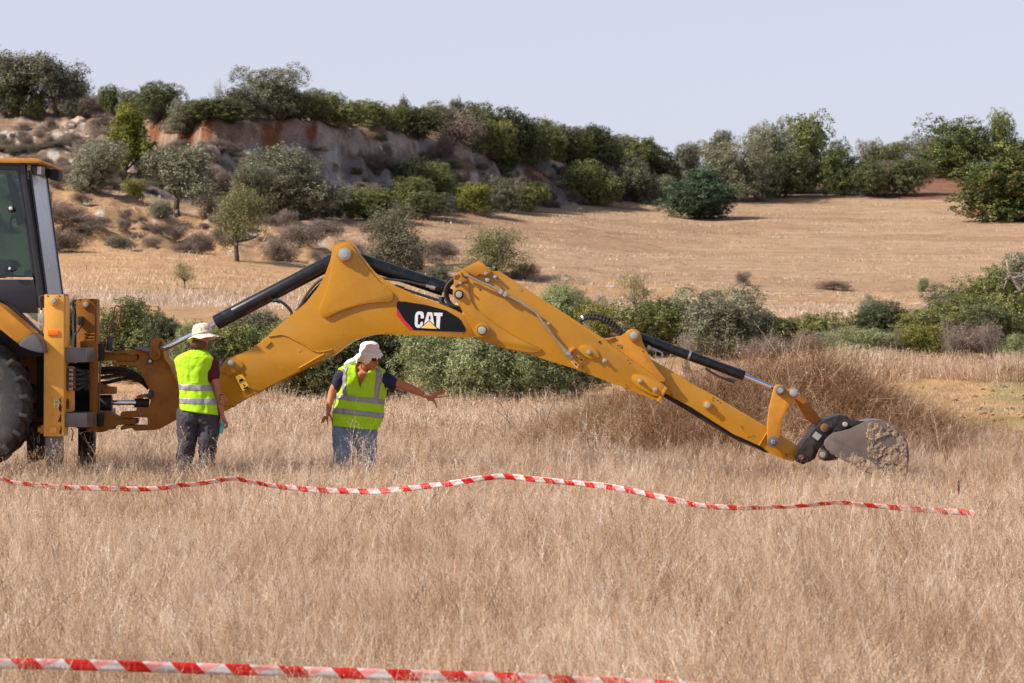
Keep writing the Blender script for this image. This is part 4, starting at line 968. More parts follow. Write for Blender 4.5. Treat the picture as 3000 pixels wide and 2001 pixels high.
# ---- bucket linkage and bucket
link = plate('bucket_link', zD, [(470,320),(500,300),(550,300),(590,345),(630,360),(680,330),(720,340),(745,390),(735,430),(700,470),(620,570),(605,590),(600,625),(578,660),(560,700),(545,790),(525,910),(505,950),(450,985),(400,960),(385,900),(383,780),(395,650),(410,560),(435,450),(455,370)], 29.80, 29.87, YEL2, M, ch=1, bevel=.006)
plate('bucket_link', zD, [(470,320),(500,300),(550,300),(590,345),(630,360),(680,330),(720,340),(745,390),(735,430),(700,470),(620,570),(578,660),(545,790),(525,910),(505,950),(450,985),(400,960),(385,900),(383,780),(395,650),(410,560),(435,450),(455,370)], 30.13, 30.20, YEL2, M, ch=1, bevel=.006)
pin('pin', zD, 535, 368, 29.80, 14.5, 8.5, link, boss=GRY, r3=13, proud=.06, face=STL)
pin('pin', zD, 688, 392, 29.80, 14.5, 9, link, boss=GRY, r3=12.5, proud=.07, face=PIN)
pin('pin', zD, 450, 958, 29.80, 17, 6, link, boss=GRY, r3=9.5, proud=.07, face=STL)
v, fc = disc(*zD(452, 957), 29.72, 29.735, 2.2, 10); emit('grease_nipple', v, fc, DKM, link)
plate('tipping_link', zD, [(655,440),(700,470),(760,580),(860,720),(960,770),(1015,725),(990,680),(900,560),(800,450),(740,400),(700,380)], 29.93, 30.07, YEL3, M, ch=1, bevel=.02)
CB = plate('quick_coupler', zD, [(700,1115),(720,1080),(745,1040),(800,960),(900,840),(980,745),(1050,705),(1150,665),(1210,648),(1260,650),(1310,670),(1345,705),(1250,720),(1185,780),(1120,870),(1060,930),(1030,990),(980,1040),(950,1110),(935,1150),(880,1180),(800,1218),(750,1200),(712,1160)], 29.80, 30.20, COUP, M, bevel=.007)
plate('coupler_ear', zD, [(760,1080),(810,1000),(850,970),(890,975),(915,1000),(918,1050),(900,1120),(860,1170),(800,1190),(750,1185),(715,1150),(715,1115)], 29.775, 29.81, COUP, CB, ch=1, bevel=.006)
plate('data_plate', zD, [(897,895),(940,838),(1010,885),(965,945)], 29.795, 29.805, PIN, CB, bevel=0)
pin('pin', zD, 1043, 795, 29.80, 12, 8, CB, boss=mat('rusty_mud', srgb(136, 104, 66), .9, var=.3), proud=.04, face=mat('rusty_pin', srgb(120, 84, 50), .7, var=.3))
pin('pin', zD, 775, 1135, 29.775, 14, 8, CB, boss=COUP, proud=.03, face=mat('rusty_pin_dark', srgb(96, 66, 44), .8, var=.3))
pin('pin', zD, 1280, 757, 29.74, 0.1, 7, CB, boss=None, proud=.05)
pin('pin', zD, 1020, 1105, 29.72, 14, 8.2, CB, boss=mat('brown_boss', srgb(112, 84, 66), .8, var=.2), proud=.06, face=STL)
# bucket: shell lofted across its width between two side plates
bo_ = Z(zD, [(1100,885),(1140,855),(1250,830),(1350,800),(1440,760),(1520,720),(1600,705),(1700,706),(1780,730),(1860,770),(1930,840),(1980,930),(2008,1030),(2014,1130),(2005,1230),(1990,1330),(1950,1420),(1860,1440),(1720,1400),(1500,1300),(1340,1215),(1200,1140),(1120,1090),(1060,1040),(1033,990),(1045,940)])
BW0, BW1 = 29.70, 30.30
bs = Bag(); bs.add(prism(bo_, BW0, BW0+.03))
bucket = emit('bucket', bs.v, bs.f, BKT, M, smooth=True, bevel=.006)
bs = Bag(); bs.add(prism(bo_, BW1-.03, BW1)); emit('bucket_side', bs.v, bs.f, BKT, bucket, smooth=True, bevel=.006)
sh = bo_[3:17]; v = []; fc = []
sh_in = [((x-1500)*.985+1500+(-6 if i > 5 else 0), y+7) for i, (x, y) in enumerate(sh)]
for (x, y) in sh:
    p = P(x, y, BW0); v += [Vector((p.x, BW0+.03, p.z)), Vector((p.x, BW1-.03, p.z))]
for (x, y) in sh_in:
    p = P(x, y, BW0); v += [Vector((p.x, BW0+.03, p.z)), Vector((p.x, BW1-.03, p.z))]
n = len(sh)
for i in range(n-1): fc += [(2*i, 2*i+2, 2*i+3, 2*i+1), (2*n+2*i, 2*n+2*i+1, 2*n+2*i+3, 2*n+2*i+2)]
emit('bucket_shell', v, fc, BKT, bucket, smooth=True)
plate('side_cutter', zD, [(1100,905),(1160,925),(1240,985),(1400,1065),(1560,1160),(1640,1200),(1700,1260),(1740,1400),(1500,1300),(1340,1215),(1200,1140),(1120,1090),(1060,1040),(1036,990),(1050,935)], BW0-.02, BW0+.01, BKT, bucket, bevel=.005)
plate('bucket_ear', zD, [(990,1060),(1010,1000),(1060,910),(1130,850),(1180,780),(1230,715),(1270,692),(1330,700),(1400,712),(1480,722),(1560,712),(1450,762),(1350,802),(1250,832),(1120,870),(1060,940),(1050,1000),(1110,1090),(1220,1140),(1180,1165),(1050,1180),(985,1160),(968,1110)], 29.75, 29.79, COUP, bucket, bevel=.005)
plate('bucket_ear', zD, [(990,1060),(1060,910),(1180,780),(1270,692),(1480,722),(1560,712),(1250,832),(1120,870),(1050,1000),(1110,1090),(1220,1140),(1050,1180),(985,1160),(968,1110)], 30.21, 30.25, COUP, bucket, bevel=.005)
# back plate of bucket between sides (top), and teeth under grass
for k in range(4):
    p = P(*zD(1960, 1435), BW0+.08+.15*k); emit('bucket_tooth', *box(p+Vector((0, 0, -.05)), (.05, .06, .16), Matrix.Rotation(.3, 3, 'Y')), BKT, bucket, bevel=.01)
# mud caked on the side: thin, lumpy sheets with ragged outline
def mudsheet(pts, D0, seed, thick=.016, res=.0055, name='caked_mud'):
    poly = Z(zD, pts); xs = [p[0] for p in poly]; ys = [p[1] for p in poly]
    def inside(x, y):
        c = False; j = len(poly)-1
        for i in range(len(poly)):
            if (poly[i][1] > y) != (poly[j][1] > y) and x < (poly[j][0]-poly[i][0])*(y-poly[i][1])/(poly[j][1]-poly[i][1])+poly[i][0]: c = not c
            j = i
        return c
    st = res*F/D0; nx = int((max(xs)-min(xs))/st); ny = int((max(ys)-min(ys))/st); V = []; Fc = []; idx = {}
    for j in range(ny+1):
        for i in range(nx+1):
            x = min(xs)+i*st; y = min(ys)+j*st
            nn = noise.noise(Vector((x*.07, y*.07, seed)))+.55*noise.noise(Vector((x*.2, y*.2, seed+5)))
            if inside(x+6*noise.noise(Vector((x*.1, y*.1, 1))), y) and nn > -0.55:
                p = P(x, y, D0); h = thick*(.05+.75*max(0, nn+.5)+.5*noise.noise(Vector((x*.45, y*.45, 2))))
                idx[(i, j)] = len(V); V.append(Vector((p.x, D0-max(.001, h), p.z)))
    for (i, j) in list(idx):
        q = [(i, j), (i+1, j), (i+1, j+1), (i, j+1)]
        if all(k in idx for k in q): Fc.append(tuple(idx[k] for k in q))
    o = emit(name, V, Fc, MUD, bucket, smooth=True, sharp=180)
    sm = o.modifiers.new('thick', 'SOLIDIFY'); sm.thickness = .003; sm.offset = -1
    return o
mudsheet([(1520,740),(1620,715),(1720,800),(1800,860),(1740,900),(1640,930),(1600,1000),(1620,1100),(1560,1180),(1530,1080),(1540,950),(1500,860),(1540,800)], BW0, 3)
mudsheet([(1760,740),(1850,790),(1930,880),(1985,980),(1995,1100),(1990,1250),(1960,1380),(1860,1430),(1720,1390),(1640,1210),(1560,1190),(1690,1180),(1720,1060),(1800,1010),(1860,980),(1850,900),(1760,840)], BW0, 9, .012)
mudsheet([(1600,1000),(1700,960),(1760,1020),(1700,1100),(1650,1180),(1590,1150)], BW0, 17, .018)
mudsheet([(1350,1080),(1560,1170),(1700,1270),(1740,1390),(1560,1320),(1380,1220),(1300,1160)], BW0-.02, 23, .010)

# ---- swing casting, kingpost
SWF = 29.82
swp = [(870,250),(900,225),(1290,230),(1340,240),(1420,250),(1560,180),(1600,195),(1630,235),(1640,330),(1720,430),(1750,520),(1840,760),(1860,1000),(1880,1100),(1840,1190),(1700,1260),(1500,1370),(1200,1385),(1150,1340),(1000,1375),(990,1345),(1030,1300),(1370,1310),(1385,1290),(1385,1205),(1370,1192),(1220,1190),(1010,1200),(990,1160),(1010,1110),(1220,1100),(1225,1040),(1400,1045),(1430,940),(1360,900),(1225,930),(1225,880),(1290,860),(1390,850),(1405,780),(1360,700),(1290,540),(1230,460),(1020,440),(870,430),(862,400),(880,388),(1220,390),(1250,360),(1260,300),(1235,275),(870,270)]
swing = plate('swing_frame', zH, swp, SWF, 30.18, YEL3, M, bevel=.006)
plate('swing_rib', zH, [(1640,230),(1660,330),(1740,430),(1770,520),(1850,740),(1862,780),(1840,780),(1745,560),(1700,450),(1625,350),(1605,260)], SWF-.05, SWF+.02, YEL2, swing, bevel=.006)
hk = plate('transport_hook', zH, [(1430,110),(1470,65),(1540,45),(1600,60),(1640,105),(1635,125),(1600,118),(1575,95),(1545,115),(1520,170),(1550,220),(1575,270),(1565,330),(1520,368),(1460,365),(1415,330),(1408,270),(1430,220),(1425,160)], SWF-.07, SWF-.03, YEL3, swing, ch=1, bevel=.006)
pin('pin', zH, 1485, 287, SWF-.07, 0.1, 6, hk, boss=None, proud=.03, face=YEL3)
pin('pin', zH, 1418, 385, SWF-.0, 8, 5, swing, boss=DKM, proud=.04, face=STL)
b = Bag(); b.add(tube([P(*zH(1300, 205), SWF-.03), P(*zH(1430, 235), SWF-.03)], .03, 10)); b.add(tube([P(*zH(1200, 200), SWF-.03), P(*zH(1310, 208), SWF-.03)], .018, 8)); emit('lock_fitting', b.v, b.f, GRY, swing, smooth=True)
b = Bag(); b.add(tube(spline([P(*zH(x, y), SWF-.02) for x, y in [(1210,200),(1080,190),(950,190),(880,205),(920,222),(1050,215)]], 5), .006, 6)); b.add(box(P(*zH(1010, 165), SWF), (.03, .03, .05))); emit('release_cable', b.v, b.f, RUB, swing, smooth=True)
plate('stop_block', zH, [(1395,805),(1455,805),(1460,900),(1440,912),(1370,905),(1365,880),(1395,860)], SWF-.05, SWF+.03, CABF, swing, bevel=.008)
v, fc = disc(*zH(1288, 1135), SWF-.012, SWF+.01, 5.5, 16); emit('boss', v, fc, GRY, swing, smooth=True)
swc = cyl('swing_cylinder', zH(700, 980), zH(870, 980), .085, DKM, M, D=29.95)
cyl('cylinder_rod', zH(860, 978), zH(1220, 978), .026, CHR, swc, D=29.86)
cyl('cylinder_eye', zH(1200, 980), zH(1400, 990), .05, DKM, swc, D=29.90)
hz_ = [[(690,490),(900,488),(1080,510),(1220,570),(1320,660)], [(690,555),(900,540),(1080,545),(1220,600),(1340,720)], [(690,625),(850,600),(1000,580),(1150,590),(1280,650),(1380,740)], [(700,700),(850,680),(1000,640),(1150,625),(1290,680),(1400,780)], [(700,520),(900,520),(1100,560),(1250,640)]]
for k, h in enumerate(hz_):
    b = Bag(); b.add(tube(spline([P(*zH(x, y), 29.93+.03*k) for x, y in h], 6), .019, 8)); emit('hose', b.v, b.f, RUB, swing, smooth=True)
b = Bag(); b.add(tube(spline([P(*zH(x, y), 29.8) for x, y in [(705,380),(700,600),(690,800),(690,1000),(685,1140)]], 4), .010, 6)); emit('link_rod', b.v, b.f, GRY, M, smooth=True)

# ---- side-shift frame and carriage
plate('carriage_post', zH, [(480,100),(500,95),(655,95),(662,200),(662,360),(640,400),(640,1400),(520,1400),(548,1100),(548,380),(520,370),(520,190),(480,180)], 29.55, 29.75, YEL3, M, bevel=.008)
plate('carriage_plate', zH, [(415,95),(785,98),(790,160),(720,200),(700,240),(480,200),(415,185)], 29.9, 30.4, YEL3, M, bevel=.006)
ca = plate('carriage_arm', zH, [(662,330),(740,250),(860,255),(880,280),(1240,290),(1240,380),(1010,388),(880,372),(740,375),(662,378)], 29.87, 30.13, YEL3, M, bevel=.006)
plate('carriage_arm', zH, [(650,1110),(860,1110),(890,1150),(990,1200),(1215,1205),(1220,1260),(1200,1290),(960,1300),(890,1320),(880,1365),(780,1370),(740,1400),(640,1405)], 29.87, 30.13, YEL3, M, bevel=.006)
plate('carriage_arm', zH, [(650,690),(710,700),(800,752),(895,755),(900,850),(860,858),(650,858)], 29.87, 30.13, YEL3, M, bevel=.006)
b = Bag(); b.add(prism(Z(zH, [(665,130),(740,130),(730,380),(665,380)]), 29.62, 29.8)); b.add(prism(Z(zH, [(655,1140),(730,1140),(720,1320),(655,1320)]), 29.62, 29.8)); emit('clamp_block', b.v, b.f, DKM, M, bevel=.01)
plate('handle_socket', zL, [(822,490),(872,495),(850,598),(812,590)], 29.80, 29.9, CABF, M, bevel=.005)
b = Bag(); hp = [P(*zL(x, y), 29.85) for x, y in [(833,488),(860,370),(880,260),(888,250),(928,258),(934,270),(915,370),(882,492),(835,490)]]; b.add(tube(hp, .007, 8)); emit('red_handle', b.v, b.f, REDP, M, smooth=True)
b = Bag(); b.add(tube(spline([P(*zL(868+34*math.cos(a), 430+34*math.sin(a)), 29.86+.02*math.sin(a)) for a in np.linspace(0, 6.4, 10)], 3), .0022, 5)); emit('lock_wire', b.v, b.f, GRY, M, smooth=True)
for (x0, y0, x1, y1) in [(500,572,665,682), (500,1070,665,1180)]:
    emit('slide_beam', *prism(Z(zL, [(x0-160,y0),(x1,y0),(x1,y1),(x0-160,y1)]), 28.98, 31.1), GRY, M, smooth=True, bevel=.006)
emit('frame_back', *prism(Z(zL, [(340,690),(690,690),(700,1090),(340,1090)]), 29.85, 30.1), DKM, M)
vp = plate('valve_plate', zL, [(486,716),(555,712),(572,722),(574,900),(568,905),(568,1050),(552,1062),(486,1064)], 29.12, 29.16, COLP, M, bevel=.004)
v, fc = tube([P(*zL(525, 985), 29.115), P(*zL(525, 1018), 29.115)], .056, 16, dome=True, ry=[.004, .004]); emit('oval_hole', v, fc, DKM, vp, smooth=True)
emit('slot', *prism(Z(zL, [(482,742),(489,742),(489,868),(482,868)]), 29.11, 29.13), DKM, vp)
plate('hose_block', zL, [(514,728),(570,728),(572,812),(514,812)], 29.08, 29.12, GRY, vp, bevel=.004)
plate('hose_block', zL, [(512,820),(556,820),(556,898),(512,898)], 29.08, 29.12, GRY, vp, bevel=.004)
emit('red_strip', *prism(Z(zL, [(555,736),(570,736),(568,880),(553,880)]), 29.07, 29.09), REDP, vp)
for k, (y0, y1) in enumerate([(740,758), (776,765), (808,812), (848,838), (888,862)]):
    b = Bag(); b.add(tube([P(*zL(530, y0), 29.06), P(*zL(552, y0), 29.06)], .016, 8)); b.add(tube([P(*zL(548, y0), 29.05), P(*zL(560, y0), 29.05)], .020, 6)); emit('hose_fitting', b.v, b.f, STL, vp, smooth=True)
    b = Bag(); b.add(tube(spline([P(*zL(x, y), 29.10+.05*i) for i, (x, y) in enumerate([(560, y0), (600, y0+(4 if k < 4 else 0)), (640, y1), (672, y1+(8 if k < 2 else -6))])], 5), .017, 8)); emit('hose', b.v, b.f, RUB, vp, smooth=True)
b = Bag()
for x in (652, 668):
    for y in (752, 788, 812, 850, 872): b.add(tube([P(*zL(x-8, y), 29.2), P(*zL(x+8, y+12), 29.25)], .024, 8))
emit('hose_bundle', b.v, b.f, RUB, vp, smooth=True)

# ---- stabiliser columns
def stabiliser(f, x0, x1, xs, y0, y1, D0, Dd, m, legm, near):
    pts = [(x0, y0+2), (x0+4, y0), (xs, y0), (xs+2, y0+2), (xs, y1), (x0-6 if near else x0, y1)]
    s = emit('stabiliser', *prism(Z(f, pts), D0, D0+Dd), m, M, smooth=True, bevel=.022)
    emit('side_flange', *prism(Z(f, [(xs-10, y0+6), (x1, y0+6), (x1, y0+(405 if near else 325)), (xs-10, y0+(405 if near else 325))]), D0+.03, D0+Dd-.03), m, s, smooth=True, bevel=.008)
    return s
SD = 28.9
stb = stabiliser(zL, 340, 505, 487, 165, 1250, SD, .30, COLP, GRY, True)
emit('top_cap', *prism(Z(zL, [(340,164),(505,166),(500,160),(345,160)]), SD+.02, SD+.28), GRY, stb)
pin('pin', zL, 408, 209, SD, 14.5, 8.2, stb, boss=COLP, proud=.055)
for x in (366, 455):
    v, fc = disc(*zL(x, 176), SD-.003, SD+.01, 2.4, 12); emit('hole', v, fc, DKM, stb)
plate('orange_reflector', zL, [(365,436),(450,438),(450,478),(365,476)], SD-.012, SD+.01, ORG, stb, bevel=.003)
plate('grease_label', zL, [(412,960),(450,962),(450,1032),(412,1030)], SD-.002, SD+.001, mat('pale_yellow_label', srgb(226, 214, 140), .6), stb, bevel=0)
for (x, y, r) in [(432,975,4.5),(432,990,2.8),(430,1018,3.2)]:
    c = zL(x, y); b = Bag(); b.add(tube([P(c[0]+r*math.cos(a), c[1]+r*math.sin(a), SD-.004) for a in np.linspace(0, 6.28, 14)], .002, 5)); emit('label_mark', b.v, b.f, mat('green_ink', srgb(60, 130, 70), .6), stb)
b = Bag()
for i in range(26):
    x = 462+rr.uniform(-8, 8); y = rr.uniform(930, 1250); b.add(box(P(*zL(x, y), SD-.001), (rr.uniform(.004, .014), .003, rr.uniform(.01, .05)), Matrix.Rotation(rr.uniform(-.5, .5), 3, 'Y')))
emit('scuff_marks', b.v, b.f, mat('scuffed_dark', (.06, .05, .045), .8), stb)
plate('foot_block', zL, [(380,1180),(425,1178),(432,1190),(430,1226),(385,1230),(378,1215)], SD-.05, SD+.02, COLP, stb, bevel=.008)
emit('lug', *tube([P(*zL(292, 1198), SD+.05), P(*zL(330, 1198), SD+.05)], .03, 12), YEL2, stb, smooth=True, bevel=.004)
plate('lug_plate', zL, [(312,1165),(335,1160),(335,1228),(306,1228)], SD+.02, SD+.1, YEL2, stb, bevel=.004)
b = Bag(); b.add(tube(spline([P(*zL(x, y), SD) for x, y in [(305,1232),(288,1265),(286,1290),(298,1296),(302,1272),(296,1245)]], 4), .004, 6)); emit('lynch_pin', b.v, b.f, GRY, stb, smooth=True)
emit('stabiliser_leg', *prism(Z(zL, [(346,1248),(466,1248),(466,1640),(346,1640)]), SD+.04, SD+.24), GRY, stb, smooth=True, bevel=.01)
b = Bag(); b.add(tube(spline([P(*zL(x, y), SD+.1) for x, y in [(340,178),(315,178),(305,200),(312,240),(318,285)]], 4), .014, 8)); b.add(tube(spline([P(*zL(x, y), SD+.1) for x, y in [(318,440),(320,500),(330,560),(335,600)]], 4), .014, 8)); emit('hose', b.v, b.f, RUB, stb, smooth=True)
b = Bag(); b.add(tube([P(*zL(318, 285), SD+.1), P(*zL(318, 440), SD+.1)], .017, 8)); b.add(box(P(*zL(318, 345), SD+.1), (.05, .05, .09))); b.add(box(P(*zL(318, 395), SD+.1), (.05, .05, .04))); emit('check_valve', b.v, b.f, STL, stb, smooth=True, bevel=.003)
SD2 = 30.9
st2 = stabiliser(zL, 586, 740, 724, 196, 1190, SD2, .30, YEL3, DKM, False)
pin('pin', zL, 655, 240, SD2, 13, 7.8, st2, boss=YEL3, proud=.05)
for x in (612, 700):
    v, fc = disc(*zL(x, 206), SD2-.003, SD2+.01, 2.3, 12); emit('hole', v, fc, DKM, st2)
b = Bag()
for y in (465, 490, 512): b.add(box(P(*zL(686, y), SD2-.01), (.115, .03, .016)))
emit('rib', b.v, b.f, YEL3, st2, bevel=.003)
plate('connector_box', zL, [(590,332),(632,330),(638,345),(636,395),(592,395)], SD2-.06, SD2, DKM, st2, bevel=.006)
emit('stabiliser_leg', *prism(Z(zL, [(596,1180),(715,1180),(715,1620),(596,1620)]), SD2+.04, SD2+.24), DKM, st2, smooth=True, bevel=.01)
b = Bag(); b.add(tube(spline([P(*zL(x, y), SD2+.05) for x, y in [(585,210),(565,212),(556,235),(570,280),(575,310)]], 4), .014, 8)); b.add(tube(spline([P(*zL(x, y), SD2+.05) for x, y in [(568,310),(568,400),(570,480),(568,570)]], 4), .020, 8)); b.add(tube(spline([P(*zL(x, y), SD2-.05) for x, y in [(625,395),(600,440),(575,470),(570,520)]], 4), .010, 8)); emit('hose', b.v, b.f, RUB, st2, smooth=True)
b = Bag(); b.add(tube(spline([P(*zL(x, y), SD2-.2) for x, y in [(545,1188),(560,1220),(552,1265),(548,1280),(562,1275)]], 4), .006, 6)); emit('chain_hook', b.v, b.f, DKM, M, smooth=True)

# ---- body, fender, wheel
emit('chassis', *prism(Z(zL, [(-900,600),(335,620),(335,1150),(230,1150),(150,1300),(-900,1300)]), 29.55, 30.6), YEL3, M, bevel=.02)
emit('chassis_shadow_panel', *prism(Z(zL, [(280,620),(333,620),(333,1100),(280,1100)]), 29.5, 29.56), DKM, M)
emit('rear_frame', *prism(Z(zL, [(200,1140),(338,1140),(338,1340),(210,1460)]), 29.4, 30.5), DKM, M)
v = []; fc = []      # curved fender sheet
prof = Z(zL, [(-400,110),(-200,150),(0,245),(120,345),(255,460)]); prof2 = Z(zL, [(-400,300),(-200,360),(0,432),(70,488),(138,540)])
fen = emit('fender', *prism(prof+prof2[::-1], 28.62, 29.05), YEL2, M, smooth=True, bevel=.02)
plate('fender_tip', zL, [(138,540),(180,500),(255,460),(300,500),(334,590),(334,612),(290,608),(220,590),(150,560)], 28.62, 29.05, FND, fen, bevel=.02)
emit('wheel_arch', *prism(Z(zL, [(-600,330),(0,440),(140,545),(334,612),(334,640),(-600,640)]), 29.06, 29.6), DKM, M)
wc = P(-111, 1179, 28.85); WR = 207/F*28.85
w = emit('rear_wheel', *lathe((wc.x, 0, wc.z), [(WR*.52, 28.80), (WR*.60, 28.68), (WR*.78, 28.64), (WR*.90, 28.66), (WR*.955, 28.72), (WR*.965, 28.85), (WR*.965, 29.0), (WR*.955, 29.13), (WR*.9, 29.19), (WR*.6, 29.17), (WR*.5, 29.05)], 'Y', 64), TYR, M, smooth=True)
lug_me = None
for k in range(22):
    for sgn in (0, 1):
        a = 2*math.pi*(k+sgn*.5)/22; pts = []
        # chevron bar from shoulder to the centre of the tread
        ya, yb = (28.63, 28.93) if sgn == 0 else (29.20, 28.90)
        V = []
        for (yy, da, r0, r1) in [(ya, 0.10, .86, .985), (ya+(yb-ya)*.3, 0.03, .92, 1.005), (yb, -0.13, .93, 1.0)]:
            for rr_ in (r0, r1):
                for w_ in (-.032, .032):
                    an = a+da+w_*(1.2 if rr_ == r0 else .8); V.append(Vector((wc.x+WR*rr_*math.cos(an), yy, wc.z+WR*rr_*math.sin(an))))
        Fc = [(0,1,3,2),(8,10,11,9)]
        for s_ in (0, 4): Fc += [(s_,s_+4,s_+5,s_+1),(s_+2,s_+3,s_+7,s_+6),(s_,s_+2,s_+6,s_+4),(s_+1,s_+5,s_+7,s_+3)]
        emit('tread_lug', V, Fc, TYR, w, smooth=True, bevel=.008)
emit('wheel_rim', *lathe((wc.x, 0, wc.z), [(.02, 28.84), (WR*.2, 28.80), (WR*.42, 28.88), (WR*.5, 28.79), (WR*.53, 28.80)], 'Y', 40), YEL2, w, smooth=True)

# ---- cab
cab = emit('cab_roof', *prism(Z(zK, [(-900,84),(0,82),(290,84),(320,77),(360,84),(395,90),(418,100),(430,112),(432,124),(415,132),(300,134),(0,130),(-900,130)]), 29.05, 30.55), YEL2, M, smooth=True, bevel=.02)
emit('roof_underside', *prism(Z(zK, [(-900,132),(300,136),(405,134),(395,150),(250,158),(-900,152)]), 29.12, 30.5), CABF, M)
CD = 29.1
def bar(name, f, a, b_, w0, w1, D0, D1, m, parent=None):
    return plate(name, f, [(a[0]-w0, a[1]), (a[0]+w0, a[1]), (b_[0]+w1, b_[1]), (b_[0]-w1, b_[1])], D0, D1, m, parent or M, bevel=.008)
pil = plate('rear_pillar', zK, [(205,140),(262,140),(275,300),(330,640),(375,960),(425,1300),(462,1568),(470,1640),(395,1640),(378,1450),(350,1200),(300,850),(250,520),(215,300)], CD, CD+.12, CABF, M, bevel=.01)
plate('rear_pillar', zK, [(205,140),(262,140),(275,300),(330,640),(375,960),(425,1300),(462,1568),(470,1640),(395,1640),(378,1450),(350,1200),(300,850),(250,520),(215,300)], CD+.95, CD+1.0, CABF, M, bevel=.01)
plate('door_frame', zK, [(-900,148),(205,148),(215,300),(250,520),(300,850),(350,1200),(378,1450),(395,1700),(-900,1700),(-900,1350),(345,1352),(355,1325),(-900,1318),(-900,1308),(300,1308),(322,1300),(325,1270),(270,840),(200,400),(180,240),(160,215),(120,205),(-900,205)], CD+.02, CD+.08, CABF, M, bevel=.006)
emit('door_glass', *prism(Z(zK, [(-900,200),(150,205),(190,240),(205,400),(275,840),(330,1280),(320,1312),(-900,1312)]), CD+.045, CD+.051), GLS, M)
emit('lower_glass', *prism(Z(zK, [(-900,1350),(350,1350),(390,1600),(395,1800),(270,1700),(0,1540),(-900,1500)]), CD+.045, CD+.051), GLS, M)
emit('far_door_glass', *prism(Z(zK, [(-900,200),(150,205),(205,400),(275,840),(330,1312),(-900,1312)]), CD+.97, CD+.976), GLS, M)
plate('door_lower_edge', zL, [(-300,0),(0,200),(120,310),(300,480),(330,590),(335,470),(280,420),(120,270),(0,195)], CD-.02, CD+.1, CABF, M, bevel=.006)
# rear window, sloping, facing backwards
pa = [P(*zK(278, 225), CD+.06), P(*zK(462, 1600), CD+.06)]
off = Vector((.012, .95, 0))
v = [pa[0], pa[1], pa[1]+off, pa[0]+off]
rw = emit('rear_window', [q+Vector((.03, 0, 0)) for q in v]+[q+Vector((.036, 0, 0)) for q in v], [(0,1,2,3),(7,6,5,4),(0,4,5,1),(3,2,6,7),(0,3,7,4),(1,5,6,2)], RGL, M)
b = Bag()
for q in (0, 1):
    p0, p1 = v[0]+off*(q*1.0)+Vector((.035, 0, 0)), v[1]+off*q+Vector((.035, 0, 0)); b.add(tube([p0, p1], .018, 6))
b.add(tube([v[0]+Vector((.03,0,0)), v[3]+Vector((.03,0,0))], .02, 6)); emit('window_frame', b.v, b.f, CABF, rw)
emit('cab_interior_back', *prism(Z(zK, [(278,300),(300,300),(470,1600),(440,1600)]), CD+.5, CD+.9), mat('grey_headlining', (.30, .31, .33), .8), M)
def far(f, x, y, D): return P(*f(x, y), D)
b = Bag(); b.add(tube([far(zK, 478, 545, 30.12), far(zK, 490, 600, 30.12), far(zK, 540, 780, 30.12), far(zK, 555, 900, 30.12), far(zK, 545, 1040, 30.12)], [.006, .006, .007, .02, .03], 6)); b.add(box(far(zK, 520, 1035, 30.12), (.07, .05, .03))); emit('wiper', b.v, b.f, DKM, M)
b = Bag()
for (x, y) in [(525, 793), (480, 550), (527, 1105)]: b.add(tube([far(zK, x-14, y, 30.12), far(zK, x+10, y, 30.12)], .013, 8))
emit('hinge', b.v, b.f, DKM, M)
lp = emit('work_lamp', *prism(Z(zK, [(440,180),(500,175),(535,185),(530,260),(510,292),(450,275),(435,240)]), 30.05, 30.12), DKM, M, bevel=.012)
emit('work_lamp', *prism(Z(zK, [(530,205),(560,195),(615,200),(618,260),(605,318),(560,318),(512,295)]), 29.7, 29.95), DKM, M, bevel=.012)
l2 = emit('work_lamp', *prism(Z(zK, [(320,160),(430,162),(432,255),(400,262),(330,250),(315,215)]), 29.25, 29.5), FND, M, bevel=.015)
emit('lamp_lens', *prism(Z(zK, [(388,168),(428,170),(428,252),(384,252)]), 29.235, 29.252), WHT, l2, bevel=.006)
# seen through the door glass
b = Bag(); b.add(prism(Z(zK, [(55,240),(110,245),(240,640),(250,770),(175,782),(160,700)]), 30.0, 30.05)); emit('rear_window_strut', b.v, b.f, mat('dark_grey_trim', (.05,.055,.06), .6), M)
emit('gas_strut', *tube([P(*zK(130, 340), 29.9), P(*zK(165, 400), 29.9), P(*zK(235, 720), 29.9)], [.008, .02, .012], 8), DKM, M)
emit('door_handle', *prism(chaikin(Z(zK, [(30,1220),(60,1208),(130,1210),(158,1235),(155,1255),(110,1262),(95,1270),(60,1262),(35,1250)]), 1), CD-.04, CD+.04), CABF, M, bevel=.006)
emit('handle_plate', *prism(Z(zK, [(90,1220),(110,1220),(108,1246),(88,1246)]), CD-.044, CD-.038), WHT, M)
v, fc = disc(*zK(108, 618), CD-.02, CD+.04, 10, 20); kb = emit('door_knob', v, fc, DKM, M, smooth=True, bevel=.004)
v, fc = disc(*zK(110, 606), CD-.05, CD-.02, 5.5, 16); emit('knob_cap', v, fc, mat('cream_plastic', (.6,.55,.47), .5), kb, smooth=True, bevel=.004)
b = Bag(); b.add(tube(spline([P(*zK(x, y), 29.6) for x, y in [(138,692),(118,720),(110,780),(122,820),(145,838)]], 4), .014, 8)); v, fc = disc(*zK(138, 692), 29.58, 29.62, 7, 14); b.add((v, fc)); emit('grab_lever', b.v, b.f, DKM, M, smooth=True)
SEAT = mat('dark_seat_cloth', (.035, .05, .055), .9, var=.2)
st = emit('operator_seat', *prism(chaikin(Z(zK, [(-300,1140),(30,1135),(60,1150),(90,1130),(120,1170),(128,1210),(60,1215),(55,1320),(-300,1330)]), 1), 29.7, 30.2), SEAT, M, bevel=.03)
